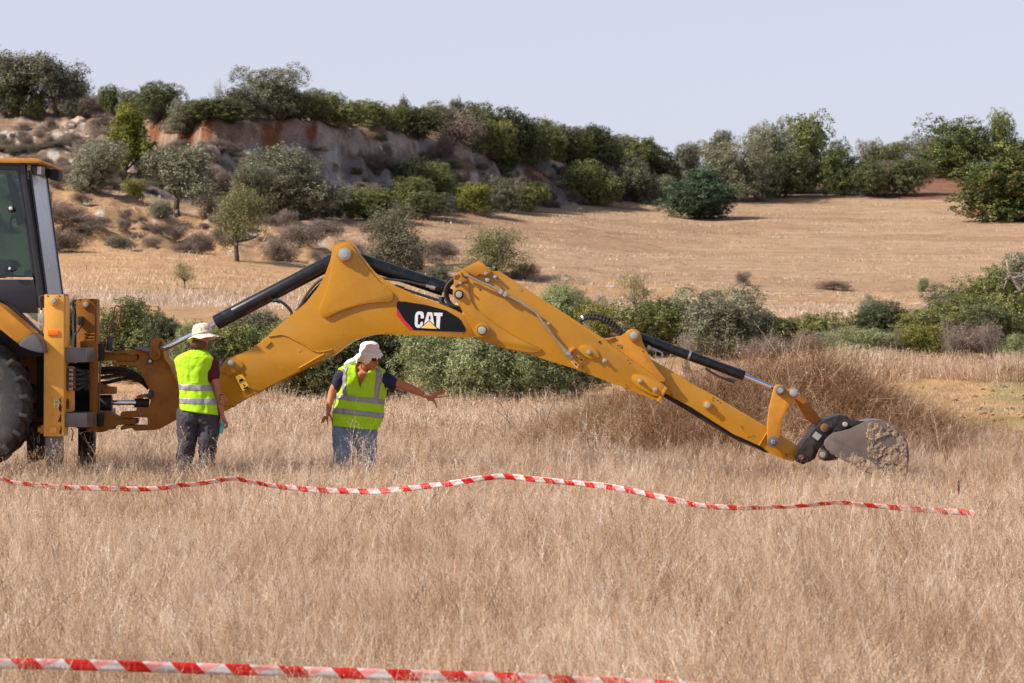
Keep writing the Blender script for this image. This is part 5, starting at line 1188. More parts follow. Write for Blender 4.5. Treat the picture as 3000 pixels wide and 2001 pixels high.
emit('seat_side', *prism(chaikin(Z(zK, [(-200,1370),(60,1370),(110,1400),(160,1500),(200,1620),(-200,1600)]), 1), 29.6, 30.2), mat('blue_grey_cloth', (.09, .14, .16), .9), st, bevel=.03)
emit('console', *prism(chaikin(Z(zK, [(245,1265),(300,1245),(320,1250),(325,1305),(250,1312)]), 1), 29.6, 30.12), SEAT, M, bevel=.02)
emit('seat_column', *prism(Z(zK, [(215,1375),(340,1385),(380,1640),(250,1640)]), 29.6, 30.2), SEAT, M, bevel=.02)
bt_ = emit('water_bottle', *lathe(P(*zL(135, 300), 29.3), [(.0, -.03), (.035, -.03), (.035, .05), (.03, .07), (.015, .085), (.015, .1)], 'Z', 14), mat('clear_blue_plastic', (.35, .5, .6), .2), None, smooth=True)
tagk(bt_, None, 'small water bottle with a blue cap behind the lower cab glass', 'bottle')
emit('bottle_cap', *lathe(P(*zL(135, 300), 29.3), [(.0, .125), (.02, .125), (.02, .098), (0, .098)], 'Z', 14), mat('blue_cap', (.02, .15, .6), .3), bt_, smooth=True)
# ------------------------------------------------------------ people
zQ = lambda x, y: (900+x*.287, 950+y*.287)
zW = lambda x, y: (980+x*.0893, 980+y*.0893)
SKIN1 = mat('tanned_skin', srgb(176, 112, 82), 0.55, var=.08, vscale=12, spec=.35)
SKIN2 = mat('sun_tanned_skin', srgb(186, 116, 80), 0.52, var=.08, vscale=12, spec=.4)
def vestmat():
    m, t, b = newmat('fluorescent_yellow_vest')
    n = t.noise(9, 5); c = t.ramp(n, [(.3, (0.50, 0.86, 0.010)), (.7, (0.62, 1.0, 0.02))]); t.l.new(c, b.inputs['Base Color']); b.inputs['Roughness'].default_value = .7
    tr = t.new('ShaderNodeBsdfTranslucent'); t.l.new(c, tr.inputs[0]); ms = t.new('ShaderNodeMixShader'); ms.inputs[0].default_value = .28
    bn = t.new('ShaderNodeBump'); bn.inputs['Strength'].default_value = .5; bn.inputs['Distance'].default_value = .02; t.l.new(t.noise(14, 4), bn.inputs['Height']); t.l.new(bn.outputs[0], b.inputs['Normal'])
    t.l.new(b.outputs[0], ms.inputs[1]); t.l.new(tr.outputs[0], ms.inputs[2]); t.l.new(ms.outputs[0], t.n['Material Output'].inputs[0]); return m
VEST = vestmat()
REFL = mat('grey_reflective_band', srgb(150, 148, 152), .4, metal=.2, var=.08, vscale=10, bump=.2, bscale=20)
MAR = mat('maroon_cotton', srgb(84, 18, 34), .85, var=.15)
NAVY = mat('navy_cotton', srgb(28, 34, 66), .85, var=.2)
CHAR = mat('charcoal_trousers', srgb(56, 53, 62), .8, var=.2, vscale=6, bump=.4, bscale=12)
JEAN = mat('washed_blue_denim', srgb(112, 134, 156), .85, var=.28, vscale=5, bump=.4, bscale=12)
BEIG = mat('beige_canvas', srgb(222, 206, 182), .85, var=.06)
WCOT = mat('white_cotton', srgb(242, 238, 238), .85, var=.03)
HAIR = mat('brown_hair', srgb(92, 54, 36), .6, var=.3, vscale=40)
NAIL = mat('red_nail_polish', srgb(200, 20, 40), .3)
SHOE = mat('dark_boot_leather', (.05, .04, .035), .7)
class Fig:
    def __init__(s, z, D): s.z = z; s.D = D
    def p(s, x, y, dy=0.0): q = s.z(x, y); v = P(q[0], q[1], s.D); return v+Vector((0, dy, 0))
    def limb(s, pts, rad, ry=None, n=5, seg=14):
        a = spline([s.p(*q) for q in pts], n); k = len(a)
        rr_ = [float(np.interp(i/(k-1), np.linspace(0, 1, len(rad)), rad)) for i in range(k)]
        yy = None if ry is None else [float(np.interp(i/(k-1), np.linspace(0, 1, len(ry)), ry)) for i in range(k)]
        return tube(a, rr_, seg, dome=True, ry=yy or list(rr_))
def ellip(c, r, M3=None, seg=20, rings=12):
    v = []; f = []
    for i in range(rings+1):
        ph = math.pi*i/rings
        for k in range(seg):
            th = 2*math.pi*k/seg; q = Vector((r[0]*math.sin(ph)*math.cos(th), r[1]*math.sin(ph)*math.sin(th), r[2]*math.cos(ph)))
            if M3 is not None: q = M3 @ q
            v.append(Vector(c)+q)
    for i in range(rings):
        for k in range(seg):
            k2 = (k+1) % seg; f.append((i*seg+k, i*seg+k2, (i+1)*seg+k2, (i+1)*seg+k))
    return v, f
def fuse(name, bag, m, parent, vox=.007, sm=6, fold=0.0, fscale=.08, seed=0):
    o = emit(name, bag.v, bag.f, m, parent, smooth=True, sharp=180)
    r = o.modifiers.new('fuse', 'REMESH'); r.mode = 'VOXEL'; r.voxel_size = vox; r.use_smooth_shade = True
    s = o.modifiers.new('soften', 'SMOOTH'); s.iterations = sm; s.factor = .5
    if fold:
        tx = bpy.data.textures.new(name+'_folds', 'CLOUDS'); tx.noise_scale = fscale; tx.noise_depth = 2
        d = o.modifiers.new('folds', 'DISPLACE'); d.texture = tx; d.strength = fold; d.mid_level = .5; d.texture_coords = 'LOCAL'
    return o
class Torso:
    """rings: (leftx,lefty,rightx,righty,depth[,dy]) in zoom px"""
    def __init__(s, fig, rings, ex=2.3, fold=.007, seed=0): s.f = fig; s.r = [tuple(r)+((0,) if len(r) == 5 else ()) for r in rings]; s.ex = ex; s.fold = fold; s.seed = seed
    def ring(s, v):
        i = min(int(v), len(s.r)-2); t = v-i
        return [a*(1-t)+b*t for a, b in zip(s.r[i], s.r[i+1])]
    def S(s, v, th, off=0.0):
        lx, ly, rx, ry, dp, dy = s.ring(v); L = s.f.p(lx, ly, dy); Rr = s.f.p(rx, ry, dy); c = (L+Rr)/2; ax = (Rr-L)/2; a = ax.length; ax.normalize()
        cs, sn = math.cos(th), math.sin(th); e = 2/s.ex
        x = abs(cs)**e*(1 if cs > 0 else -1); y = abs(sn)**e*(1 if sn > 0 else -1)
        n = noise.noise(Vector((cs*2.2, sn*2.2, v*.75+s.seed)))+.6*noise.noise(Vector((cs*5, sn*5, v*1.3+s.seed)))+.9*noise.noise(Vector((cs*3.5+v*.4, sn*3.5, s.seed+9)))*min(1, v/6)
        o_ = off+s.fold*n
        return c+ax*(a+o_)*x+Vector((0, 1, 0))*(dp+o_)*y
    def mesh(s, v0, v1, nv, nth, off=0.0, cut=None, th0=0, th1=2*math.pi):
        full = abs(th1-th0-2*math.pi) < 1e-6; V = []; Fc = []; m = nth if full else nth+1
        for i in range(nv+1):
            for k in range(m): V.append(s.S(v0+(v1-v0)*i/nv, th0+(th1-th0)*k/nth, off))
        for i in range(nv):
            for k in range(nth):
                k2 = (k+1) % m; q = (i*m+k, i*m+k2, (i+1)*m+k2, (i+1)*m+k)
                if cut:
                    c = sum((V[j] for j in q), Vector())/4
                    if cut(c): continue
                Fc.append(q)
        return V, Fc
def inpoly(x, y, poly):
    c = False; j = len(poly)-1
    for i in range(len(poly)):
        if (poly[i][1] > y) != (poly[j][1] > y) and x < (poly[j][0]-poly[i][0])*(y-poly[i][1])/(poly[j][1]-poly[i][1])+poly[i][0]: c = not c
        j = i
    return c
def cloth(name, vf, m, parent, th=.005):
    o = emit(name, vf[0], vf[1], m, parent, smooth=True, sharp=180); s = o.modifiers.new('thick', 'SOLIDIFY'); s.thickness = th; s.offset = 1; return o

# --- person seen from behind, tan hat
A1 = Fig(zP, 29.15)
gz = gxy(-3.7, 29.15)
p1 = root('person', (A1.p(400, 1000).x, 29.15, gz), 'person seen from behind in a beige sun hat and yellow vest, holding a turquoise cup', 'person')
fy = (CY+(CAMZ-gz)/29.15*F-900)/.3188          # foot row in zoom px
b = Bag()
b.add(ellip(A1.p(432, 300, .01), (.078, .098, .112))); b.add(ellip(A1.p(445, 335, .06), (.055, .055, .07))); b.add(A1.limb([(458, 318, .105), (466, 336, .125)], [.010, .014], n=3))
b.add(A1.limb([(425, 350, .01), (415, 400, .01), (400, 470, .0)], [.055, .056, .075])); b.add(A1.limb([(250, 485, 0), (400, 455, 0), (540, 500, 0)], [.05, .075, .05]))
b.add(ellip(A1.p(385, 650, .0), (.15, .10, .24))); b.add(ellip(A1.p(415, 920, .0), (.16, .11, .16)))
b.add(A1.limb([(548, 520, 0), (560, 640, 0), (582, 770, .01), (598, 850, .0), (618, 930, -.02), (633, 985, -.03)], [.055, .046, .040, .036, .030, .025]))
b.add(A1.limb([(285, 530, .03), (290, 700, .08), (300, 800, .13), (450, 845, .17), (600, 850, .10), (648, 850, .03)], [.055, .044, .042, .038, .030, .026]))
# left hand closed round the right forearm
b.add(A1.limb([(650, 845, .045), (654, 842, -.005)], [.030, .026], n=3))
for k, (y0, y1) in enumerate([(808, 820), (830, 842), (852, 864), (872, 882)]):
    b.add(A1.limb([(654, y0, .0), (646, y0+6, -.045), (626, y1, -.055), (614, y1+4, -.048)], [.0095, .0090, .0085, .0075], n=4, seg=10))
b.add(A1.limb([(650, 815, .03), (628, 796, -.01), (612, 800, -.03)], [.011, .0095, .008], n=3, seg=10))
# right hand round the cup
b.add(A1.limb([(634, 985, -.03), (644, 1010, -.03), (652, 1036, -.028)], [.024, .032, .030], ry=[.016, .019, .018], n=3))
for k, (x0, y0, x1, y1, x2, y2, d) in enumerate([(662,1036,674,1064,664,1094,-.045), (668,1048,680,1080,662,1110,-.02), (662,1050,678,1092,656,1112,.008), (654,1050,668,1090,648,1106,.03)]):
    b.add(A1.limb([(x0, y0, d+.005), (x1, y1, d), (x2, y2, d-.012)], [.0100, .0090, .0075], n=4, seg=10))
b.add(A1.limb([(636, 1000, -.055), (622, 1030, -.07), (618, 1058, -.066)], [.012, .010, .0085], n=4, seg=10))
for (x, d) in [(322, 0), (505, 0)]: b.add(A1.limb([(x, 960, d), (x-6, 1230, d), (x-30, 1430, d), (x-38, fy-60, d)], [.085, .065, .055, .042]))
body1 = fuse('body', b, SKIN1, p1, .0055, 3)
b = Bag(); b.add(ellip(A1.p(420, 335, -.015), (.082, .09, .06))); b.add(ellip(A1.p(405, 352, -.03), (.06, .06, .04)))
for k in range(14): x = 352+k*9.5; b.add(A1.limb([(x, 330, -.07), (x+3, 360, -.078), (x+rr.uniform(-6, 8), 384+rr.uniform(-8, 6), -.06)], [.010, .009, .004], n=3, seg=8))
fuse('hair', b, HAIR, p1, .006, 2)
# trousers
b = Bag(); b.add(A1.limb([(318, 985, 0), (312, 1100, 0), (308, 1240, -.01), (285, 1400, 0), (270, fy-60, 0)], [.115, .108, .092, .082, .074], ry=[.12, .115, .098, .085, .08])); b.add(A1.limb([(508, 985, 0), (512, 1100, 0), (502, 1240, -.02), (490, 1400, 0), (480, fy-60, 0)], [.115, .108, .092, .080, .074], ry=[.12, .115, .098, .085, .08]))
b.add(A1.limb([(330, 950, 0), (505, 960, 0)], [.11, .11], ry=[.11, .11], n=3)); b.add(ellip(A1.p(345, 1010, -.045), (.10, .10, .10))); b.add(ellip(A1.p(485, 1015, -.045), (.10, .10, .10)))
tr1 = fuse('trousers', b, CHAR, p1, .008, 4, fold=.035, fscale=.08)
for (x, y0, y1) in [(545, 1090, 1100), (335, 1095, 1092)]:
    b = Bag(); b.add(tube([A1.p(x-40, y0, -.118), A1.p(x, y0+4, -.122), A1.p(x+38, y1, -.10)], .003, 6)); emit('pocket_seam', b.v, b.f, CHAR, tr1)
for x in (262, 472):
    b = Bag(); b.add(A1.limb([(x, fy-45, .05), (x+5, fy-38, -.02), (x+4, fy-60, -.08)][::-1], [.045, .05, .048], ry=[.04, .045, .04], n=3)); fuse('boot', b, SHOE, p1, .008, 2)
# maroon shirt
b = Bag(); b.add(A1.limb([(470, 480, 0), (528, 500, 0), (545, 560, 0), (556, 625, 0)], [.07, .068, .062, .060], ry=[.08, .075, .068, .066])); b.add(A1.limb([(320, 500, .01), (275, 520, .02), (265, 600, .05)], [.06, .056, .050])); b.add(ellip(A1.p(392, 620, 0), (.165, .115, .22)))
fuse('shirt', b, MAR, p1, .008, 4, fold=.012, fscale=.06)
T1 = Torso(A1, [(352,396,452,396,.062),(330,402,468,400,.075),(270,425,512,425,.10),(222,458,548,452,.118),(193,488,566,472,.125),(206,545,548,530,.135),(222,600,512,590,.135),(232,680,512,690,.135),(237,706,528,716,.135),(239,758,546,768,.138),(242,834,572,838,.145),(244,884,590,892,.150),(245,942,603,990,.155)], seed=2, fold=.011)
vest1 = cloth('vest', T1.mesh(0, 12, 90, 110), VEST, p1)
def band(T, name, v0, v1, parent, off=.006, th0=0, th1=2*math.pi, nth=110, cut=None): return cloth(name, T.mesh(v0, v1, 8, nth, off, cut, th0, th1), REFL, parent, .002)
band(T1, 'reflective_band', 8, 9, vest1); band(T1, 'reflective_band', 10, 11, vest1)
b = Bag(); b.add(tube([T1.S(11.98, t) for t in np.linspace(0, 6.28, 50)], .004, 5)); b.add(tube([T1.S(0.02, t) for t in np.linspace(0, 6.28, 40)], .005, 5)); emit('hem', b.v, b.f, VEST, vest1, smooth=True)
# sun hat
hatM = Matrix.Rotation(R(-9), 3, 'Y') @ Matrix.Rotation(R(-7), 3, 'X')
hc = A1.p(452, 262, .0); v = []; fc = []; sg_ = 56
prof = [(.0, .128), (.045, .126), (.080, .112), (.098, .085), (.104, .045), (.107, .010), (.112, .0), (.140, -.014), (.168, -.032), (.172, -.036), (.168, -.036), (.138, -.020), (.106, -.006), (.102, .0)]
for i, (r_, h) in enumerate(prof):
    for k in range(sg_):
        th = 2*math.pi*k/sg_; wv = (.012*math.sin(2*th+.6)+.006*math.sin(5*th)+.004*math.sin(9*th+1)) if r_ > .12 else .003*math.sin(6*th+h*40)
        v.append(hc+hatM @ Vector((r_*math.cos(th)*.98, r_*math.sin(th)*1.04, h+wv*(r_/.17 if r_ > .12 else 1))))
for i in range(len(prof)-1):
    for k in range(sg_): k2 = (k+1) % sg_; fc.append((i*sg_+k, i*sg_+k2, (i+1)*sg_+k2, (i+1)*sg_+k))
hat1 = emit('sun_hat', v, fc, BEIG, p1, smooth=True, sharp=60)
def onhat(th, h, rad): return hc+hatM @ Vector((rad*math.cos(th)*.98, rad*math.sin(th)*1.04, h))
v = []; fc = []
for k in range(sg_):
    th = 2*math.pi*k/sg_
    for h, rr_ in [(.008, .110), (.030, .108)]: v.append(onhat(th, h, rr_))
for k in range(sg_): k2 = (k+1) % sg_; fc.append((2*k, 2*k2, 2*k2+1, 2*k+1))
cloth('hat_band', (v, fc), mat('hat_band_tan', srgb(196, 176, 146), .85), hat1, .002)
for th, h in [(-1.12, .062), (-.78, .052)]: b = Bag(); b.add(ellip(onhat(th, h, .104), (.006, .006, .006), seg=10, rings=6)); emit('eyelet', b.v, b.f, DKM, hat1, smooth=True)
b = Bag(); q = [onhat(t, h, .1065) for (t, h) in [(-2.15, .042), (-1.55, .042), (-1.55, .074), (-2.15, .074), (-2.15, .042)]]; b.add(tube(q, .0022, 5)); emit('stitched_tab', b.v, b.f, mat('hat_stitching', srgb(190, 172, 146), .9), hat1)
b = Bag(); b.add(tube(spline([A1.p(500, 330, .05), A1.p(497, 355, .02), A1.p(480, 385, .02), A1.p(468, 400, .05)], 4), .0025, 5)); emit('chin_cord', b.v, b.f, HAIR, hat1)
# cup
c0, c1 = A1.p(630, 1042, .0), A1.p(614, 1160, .0); v, fc = tube([c0, c0.lerp(c1, .03), c0.lerp(c1, .1), c0.lerp(c1, .97), c1], [.031, .0325, .0305, .0245, .0235], 24)
cup = emit('travel_cup', v, fc, mat('turquoise_plastic', srgb(96, 196, 196), .35, var=.04), None, smooth=True, bevel=.001); tagk(cup, None, 'turquoise travel cup held in the hand of the person in the beige hat', 'cup')
emit('cup_lid', *tube([c0+(c0-c1)*.05, c0, c0.lerp(c1, .06)], [.030, .0335, .0335], 24), mat('turquoise_lid', srgb(120, 210, 208), .4), cup, smooth=True, bevel=.001)
b = Bag(); cc = c0.lerp(c1, .26)+Vector((-.006, -.031, 0)); b.add(tube([cc+Vector((.006*math.cos(a), 0, .006*math.sin(a))) for a in np.linspace(0, 6.28, 12)], .0018, 5)); b.add(box(cc+Vector((.002, .0015, -.018)), (.022, .002, .002))); emit('cup_mark', b.v, b.f, DKM, cup)

# --- person facing the camera, white hat, arm stretched out
A2 = Fig(zQ, 30.55); A3 = Fig(zW, 30.45)
gz2 = gxy(-1.55, 30.55)
p2 = root('person', (A2.p(490, 1000).x, 30.55, gz2), 'person in a white head covering and yellow vest pointing right with an outstretched arm', 'person')
fy2 = (CY+(CAMZ-gz2)/30.55*F-950)/.287
fdir = Vector((.64, -.66, -.36)).normalized(); upd = (Vector((0.10, 0, 1))-fdir*fdir.dot(Vector((0.10, 0, 1)))).normalized(); rdir = fdir.cross(upd)
HM = Matrix((rdir, fdir, upd)).transposed(); HC = A3.p(1205, 765, -.02)
hp_ = lambda x, y, z: HC+HM @ Vector((x, y, z))
b = Bag()
b.add(ellip(hp_(0, -.012, .03), (.074, .094, .088), HM)); b.add(ellip(hp_(0, .030, -.035), (.058, .062, .070), HM)); b.add(ellip(hp_(0, .062, -.092), (.026, .022, .020), HM))
b.add(tube([hp_(0, .088, .018), hp_(0, .104, -.006), hp_(0, .116, -.026)], [.008, .010, .013], 10, dome=True)); b.add(tube([hp_(-.013, .098, -.030), hp_(.013, .098, -.030)], [.009, .009], 8, dome=True))
for sx in (-1, 1):
    b.add(ellip(hp_(sx*.036, .058, -.022), (.026, .026, .022), HM)); b.add(ellip(hp_(sx*.026, .080, .028), (.024, .012, .009), HM)); b.add(ellip(hp_(sx*.076, -.008, -.012), (.008, .018, .030), HM, seg=12, rings=8))
b.add(tube([hp_(-.024, .078, -.056), hp_(0, .092, -.058), hp_(.024, .078, -.056)], [.005, .008, .005], 8, dome=True)); b.add(tube([hp_(-.020, .076, -.068), hp_(0, .088, -.071), hp_(.020, .076, -.068)], [.005, .008, .005], 8, dome=True))
nb = A2.p(560, 520, -.03)
b.add(tube(spline([hp_(0, -.03, -.03), hp_(0, -.03, -.085), A2.p(570, 455, -.02), nb], 4), [.058]*5+[.056]*4+[.062, .07, .085, .10], 16, dome=True))
b.add(A2.limb([(385, 470, 0), (560, 470, .01), (760, 510, 0)], [.055, .075, .055])); b.add(ellip(A2.p(560, 640, -.01), (.17, .105, .20))); b.add(ellip(A2.p(510, 900, 0), (.175, .11, .2)))
b.add(A2.limb([(352, 520, 0), (300, 610, 0), (258, 690, .01), (238, 770, -.01), (226, 830, -.03), (222, 885, -.04)], [.056, .050, .044, .040, .032, .026]))
b.add(A2.limb([(770, 540, 0), (880, 592, -.02), (970, 622, -.03), (1060, 655, -.05), (1140, 693, -.07), (1205, 725, -.08)], [.058, .052, .047, .044, .036, .028]))
# outstretched hand, open and spread
D_ = -.085
b.add(A2.limb([(1205, 725, D_), (1245, 742, D_), (1290, 738, D_)], [.026, .036, .037], ry=[.018, .017, .014], n=4)); b.add(A2.limb([(1240, 760, D_), (1290, 770, D_)], [.022, .016], n=3, seg=10))
FG = [((1285,722),(1330,695),(1378,672)), ((1295,730),(1350,712),(1410,687)), ((1298,745),(1355,742),(1418,736)), ((1278,716),(1300,702),(1325,688)), ((1282,768),(1308,800),(1326,846))]
for k, f3 in enumerate(FG):
    dz = [0, .004, .0, .018, -.015][k]
    b.add(A2.limb([(f3[0][0], f3[0][1], D_+dz*.5), (f3[1][0], f3[1][1], D_+dz), (f3[2][0], f3[2][1], D_+dz+.008)], [.0105, .0092, .0072] if k < 4 else [.0135, .0115, .0085], n=5, seg=10))
# lowered hand, fingers apart
D1_ = -.05
b.add(A2.limb([(222, 885, D1_), (212, 915, D1_), (205, 945, D1_)], [.026, .036, .036], ry=[.018, .016, .014], n=4))
FH = [((178,940),(162,970),(148,1000)), ((195,950),(180,975),(168,998)), ((212,955),(210,985),(212,1012)), ((188,945),(170,968),(156,990)), ((232,920),(250,952),(256,988))]
for k, f3 in enumerate(FH):
    dz = [0, .004, -.004, .016, -.012][k]
    b.add(A2.limb([(f3[0][0], f3[0][1], D1_+dz*.5), (f3[1][0], f3[1][1], D1_+dz), (f3[2][0], f3[2][1], D1_+dz)], [.0105, .0092, .0072] if k < 4 else [.0135, .011, .0085], n=5, seg=10))
for x in (375, 600): b.add(A2.limb([(x, 1040, 0), (x, 1300, 0), (x-5, fy2-60, 0)], [.085, .062, .045]))
body2 = fuse('body', b, SKIN2, p2, .005, 3)
for f3, dd, fl in [(f, D_+[0, .004, .0, .018, -.015][k]+.008, 0) for k, f in enumerate(FG)]+[(f, D1_+[0, .004, -.004, .016, -.012][k], 1) for k, f in enumerate(FH)]:
    (xa, ya), (xb, yb) = f3[1], f3[2]; t = A2.p(xb, yb, dd-.006); d = (A2.p(xb, yb)-A2.p(xa, ya)).normalized()
    b = Bag(); b.add(tube([t-d*.006, t+d*.010], [.0055, .0045], 8, dome=True)); emit('painted_nail', b.v, b.f, NAIL, body2, smooth=True)
# sunglasses, mouth line, earring, watch
LENS = mat('dark_brown_lens', (.02, .012, .01), .08, var=.1); FRM = mat('dark_spectacle_frame', (.05, .02, .018), .3)
b = Bag()
for sx in (-1, 1):
    b.add(tube([hp_(sx*(.034+.027*math.cos(a)), .094-.016*abs(.034+.027*math.cos(a))/.06, .012+.021*math.sin(a)) for a in np.linspace(0, 6.28, 18)], .0028, 6)); b.add(tube([hp_(sx*.060, .078, .018), hp_(sx*.076, .03, .016), hp_(sx*.078, -.01, .010)], .0028, 6))
b.add(tube([hp_(-.009, .100, .016), hp_(0, .104, .018), hp_(.009, .100, .016)], .003, 6))
gl = emit('sunglasses', b.v, b.f, FRM, p2, smooth=True)
for sx in (-1, 1): v, fc = ellip(hp_(sx*.034, .086, .012), (.026, .007, .020), HM @ Matrix.Rotation(sx*-.25, 3, 'Z')); emit('lens', v, fc, LENS, gl, smooth=True)
b = Bag(); b.add(tube(spline([hp_(-.024, .078, -.060), hp_(-.012, .093, -.064), hp_(.0, .098, -.065), hp_(.012, .093, -.064), hp_(.024, .078, -.060)], 3), .0032, 6)); emit('mouth', b.v, b.f, mat('lip_shadow_red', srgb(120, 50, 44), .6), body2, smooth=True)
v, fc = ellip(A3.p(1000, 892, -.09), (.006, .006, .013), seg=12, rings=8); emit('earring', v, fc, WCOT, p2, smooth=True)
b = Bag(); b.add(tube([A2.p(1196, 722, -.078), A2.p(1214, 729, -.08)], [.032, .030], 20)); wt = emit('watch_strap', b.v, b.f, mat('gold_steel_bracelet', srgb(190, 160, 100), .3, metal=.8), p2, smooth=True, bevel=.002)
v, fc = tube([A2.p(1218, 702, -.095), A2.p(1220, 708, -.118)], [.016, .016], 18); emit('watch_face', v, fc, WHT, wt, smooth=True, bevel=.002)
# jeans
b = Bag(); b.add(A2.limb([(378, 1060, 0), (375, 1180, 0), (372, 1320, -.01), (365, 1480, 0), (360, fy2-40, 0)], [.125, .125, .118, .112, .11], ry=[.125, .125, .115, .11, .10])); b.add(A2.limb([(598, 1060, 0), (604, 1180, 0), (610, 1320, -.01), (612, 1480, 0), (610, fy2-40, 0)], [.118, .108, .100, .098, .10], ry=[.125, .12, .11, .105, .10]))
b.add(A2.limb([(380, 1030, 0), (600, 1040, 0)], [.13, .13], ry=[.125, .125], n=3)); fuse('jeans', b, JEAN, p2, .009, 3, fold=.042, fscale=.09)
for x in (365, 615):
    b = Bag(); b.add(A2.limb([(x, fy2-40, .05), (x, fy2-34, -.03), (x, fy2-24, -.11)], [.045, .05, .045], ry=[.04, .045, .035], n=3)); fuse('shoe', b, SHOE, p2, .008, 2)
# navy T-shirt
rg = [tuple(r[:4])+(r[4]-.014,) for r in [(455,418,690,440,.055),(400,428,745,458,.07),(345,452,790,485,.09),(335,475,800,510,.10),(352,530,796,570,.112),(372,600,792,650,.12),(336,700,782,750,.125),(320,755,766,805,.128),(300,840,750,885,.13),(290,935,735,975,.13),(290,1015,700,1055,.13)]]
T2s = Torso(A2, rg, seed=5, fold=.003)
neck = [A2.p(x, y) for x, y in [(470, 300), (500, 470), (520, 552), (560, 574), (600, 552), (650, 470), (720, 420), (700, 300)]]
np_ = [(q.x, q.z) for q in neck]
b = Bag(); shirt = cloth('shirt', T2s.mesh(0, 10, 70, 96, 0, lambda c: c.y < 30.56 and inpoly(c.x, c.z, np_)), NAVY, p2)
for nm, pts_, ra in [('sleeve', [(400, 500, 0), (345, 530, 0), (318, 580, 0), (302, 622, 0)], [.080, .072, .062, .060]), ('sleeve', [(740, 535, 0), (800, 560, -.01), (840, 580, -.015), (868, 598, -.02)], [.085, .082, .078, .073])]:
    b = Bag(); b.add(A2.limb(pts_, ra)); fuse(nm, b, NAVY, shirt, .008, 3, fold=.012, fscale=.06)
T2 = Torso(A2, [(450,405,700,428,.066),(395,418,745,446,.082),(345,438,788,470,.100),(322,455,806,486,.112),(343,522,803,560,.126),(366,590,799,640,.134),(330,690,790,738,.138),(312,711,787,766,.14),(300,762,782,816,.142),(278,845,771,905,.146),(270,902,766,956,.148),(262,960,748,1005,.150),(258,1032,712,1078,.150)], seed=7, fold=.014)
vpoly = [A2.p(x, y) for x, y in [(440, 250), (492, 400), (512, 520), (546, 644), (590, 560), (648, 452), (700, 425), (720, 250)]]; vp_ = [(q.x, q.z) for q in vpoly]
cutV = lambda c: c.y < 30.56 and inpoly(c.x, c.z, vp_)
vest2 = cloth('vest', T2.mesh(0, 12, 110, 130, 0, cutV), VEST, p2)
band(T2, 'reflective_band', 7, 8, vest2, cut=cutV, nth=130); band(T2, 'reflective_band', 9, 10, vest2, nth=130)
def strap(T, xs, va, vb, w):
    V = []; Fc = []; n = 40
    for i in range(n+1):
        v_ = va+(vb-va)*i/n; lx, ly, rx, ry, dp, dy = T.ring(v_); cx = (lx+rx)/2; a = (rx-lx)/2; x = float(np.interp(i/n, np.linspace(0, 1, len(xs)), xs))
        for k in range(5):
            q = min(.985, max(-.985, (x+(k/4-.5)*w-cx)/a)); q = abs(q)**(T.ex/2)*(1 if q > 0 else -1); V.append(T.S(v_, -math.acos(q), .0065))
    for i in range(n):
        for k in range(4): Fc.append((i*5+k, i*5+k+1, (i+1)*5+k+1, (i+1)*5+k))
    return V, Fc
cloth('reflective_strap', strap(T2, [425, 405, 396, 394, 398], 1.0, 7.0, 46), REFL, vest2, .002)
cloth('reflective_strap', strap(T2, [722, 733, 728, 715, 698], 1.3, 7.0, 48), REFL, vest2, .002)
b = Bag(); b.add(tube(spline([T2.S(v_, -math.acos(max(-.9, min(.9, (x-(T2.ring(v_)[0]+T2.ring(v_)[2])/2)/((T2.ring(v_)[2]-T2.ring(v_)[0])/2)))), .004) for v_, x in [(5.9, 545), (6.8, 528), (8, 515), (9.5, 498), (11, 486), (11.9, 482)]], 5), .0055, 6)); emit('front_closure', b.v, b.f, VEST, vest2, smooth=True)
# neck edge piping
b = Bag(); b.add(tube(spline([A2.p(492, 402, -.085), A2.p(512, 520, -.125), A2.p(546, 642, -.139), A2.p(590, 560, -.135), A2.p(648, 452, -.09)], 5), .0045, 6)); emit('collar_piping', b.v, b.f, VEST, vest2, smooth=True)
# white head covering
b = Bag()
b.add(A3.limb([(1145, 560, .0), (1155, 600, .0), (1165, 650, -.01)], [.112, .116, .120], ry=[.112, .120, .125], n=5)); b.add(ellip(A3.p(1150, 375, 0), (.104, .105, .052)))
b.add(A3.limb([(1000, 640, .02), (900, 740, .03), (850, 800, .03)], [.07, .05, .035])); b.add(A3.limb([(760, 690, .02), (740, 750, .02)], [.022, .026], n=3))
hb = Bag()
for q in b.f: pass
b.add(A3.limb([(780, 730, .03), (650, 850, .05), (480, 900, .06), (330, 975, .07)], [.030, .034, .030, .014])); b.add(A3.limb([(740, 790, .0), (735, 900, -.01), (710, 985, -.02)], [.016, .012, .004], n=4))
hat2 = fuse('head_covering', b, WCOT, p2, .0065, 3, fold=.010, fscale=.04)
v = []; fc = []      # brim: short flared rim round the face side
for k in range(41):
    a = math.pi*(-1.08+1.32*k/40); ca, sa = math.cos(a), math.sin(a)
    for j, (rr_, dz) in enumerate([(.110, .024), (.124, .0), (.140, -.022)]):
        c_ = A3.p(1170, 640, -.01); v.append(c_+Vector((ca*rr_*1.0, sa*rr_*1.06, dz+.010*math.sin(a*3+1)+.02*ca*0-(.03*max(0, -ca)))))
for k in range(40):
    for j in range(2): fc.append((k*3+j, (k+1)*3+j, (k+1)*3+j+1, k*3+j+1))
cloth('brim', (v, fc), WCOT, hat2, .004)
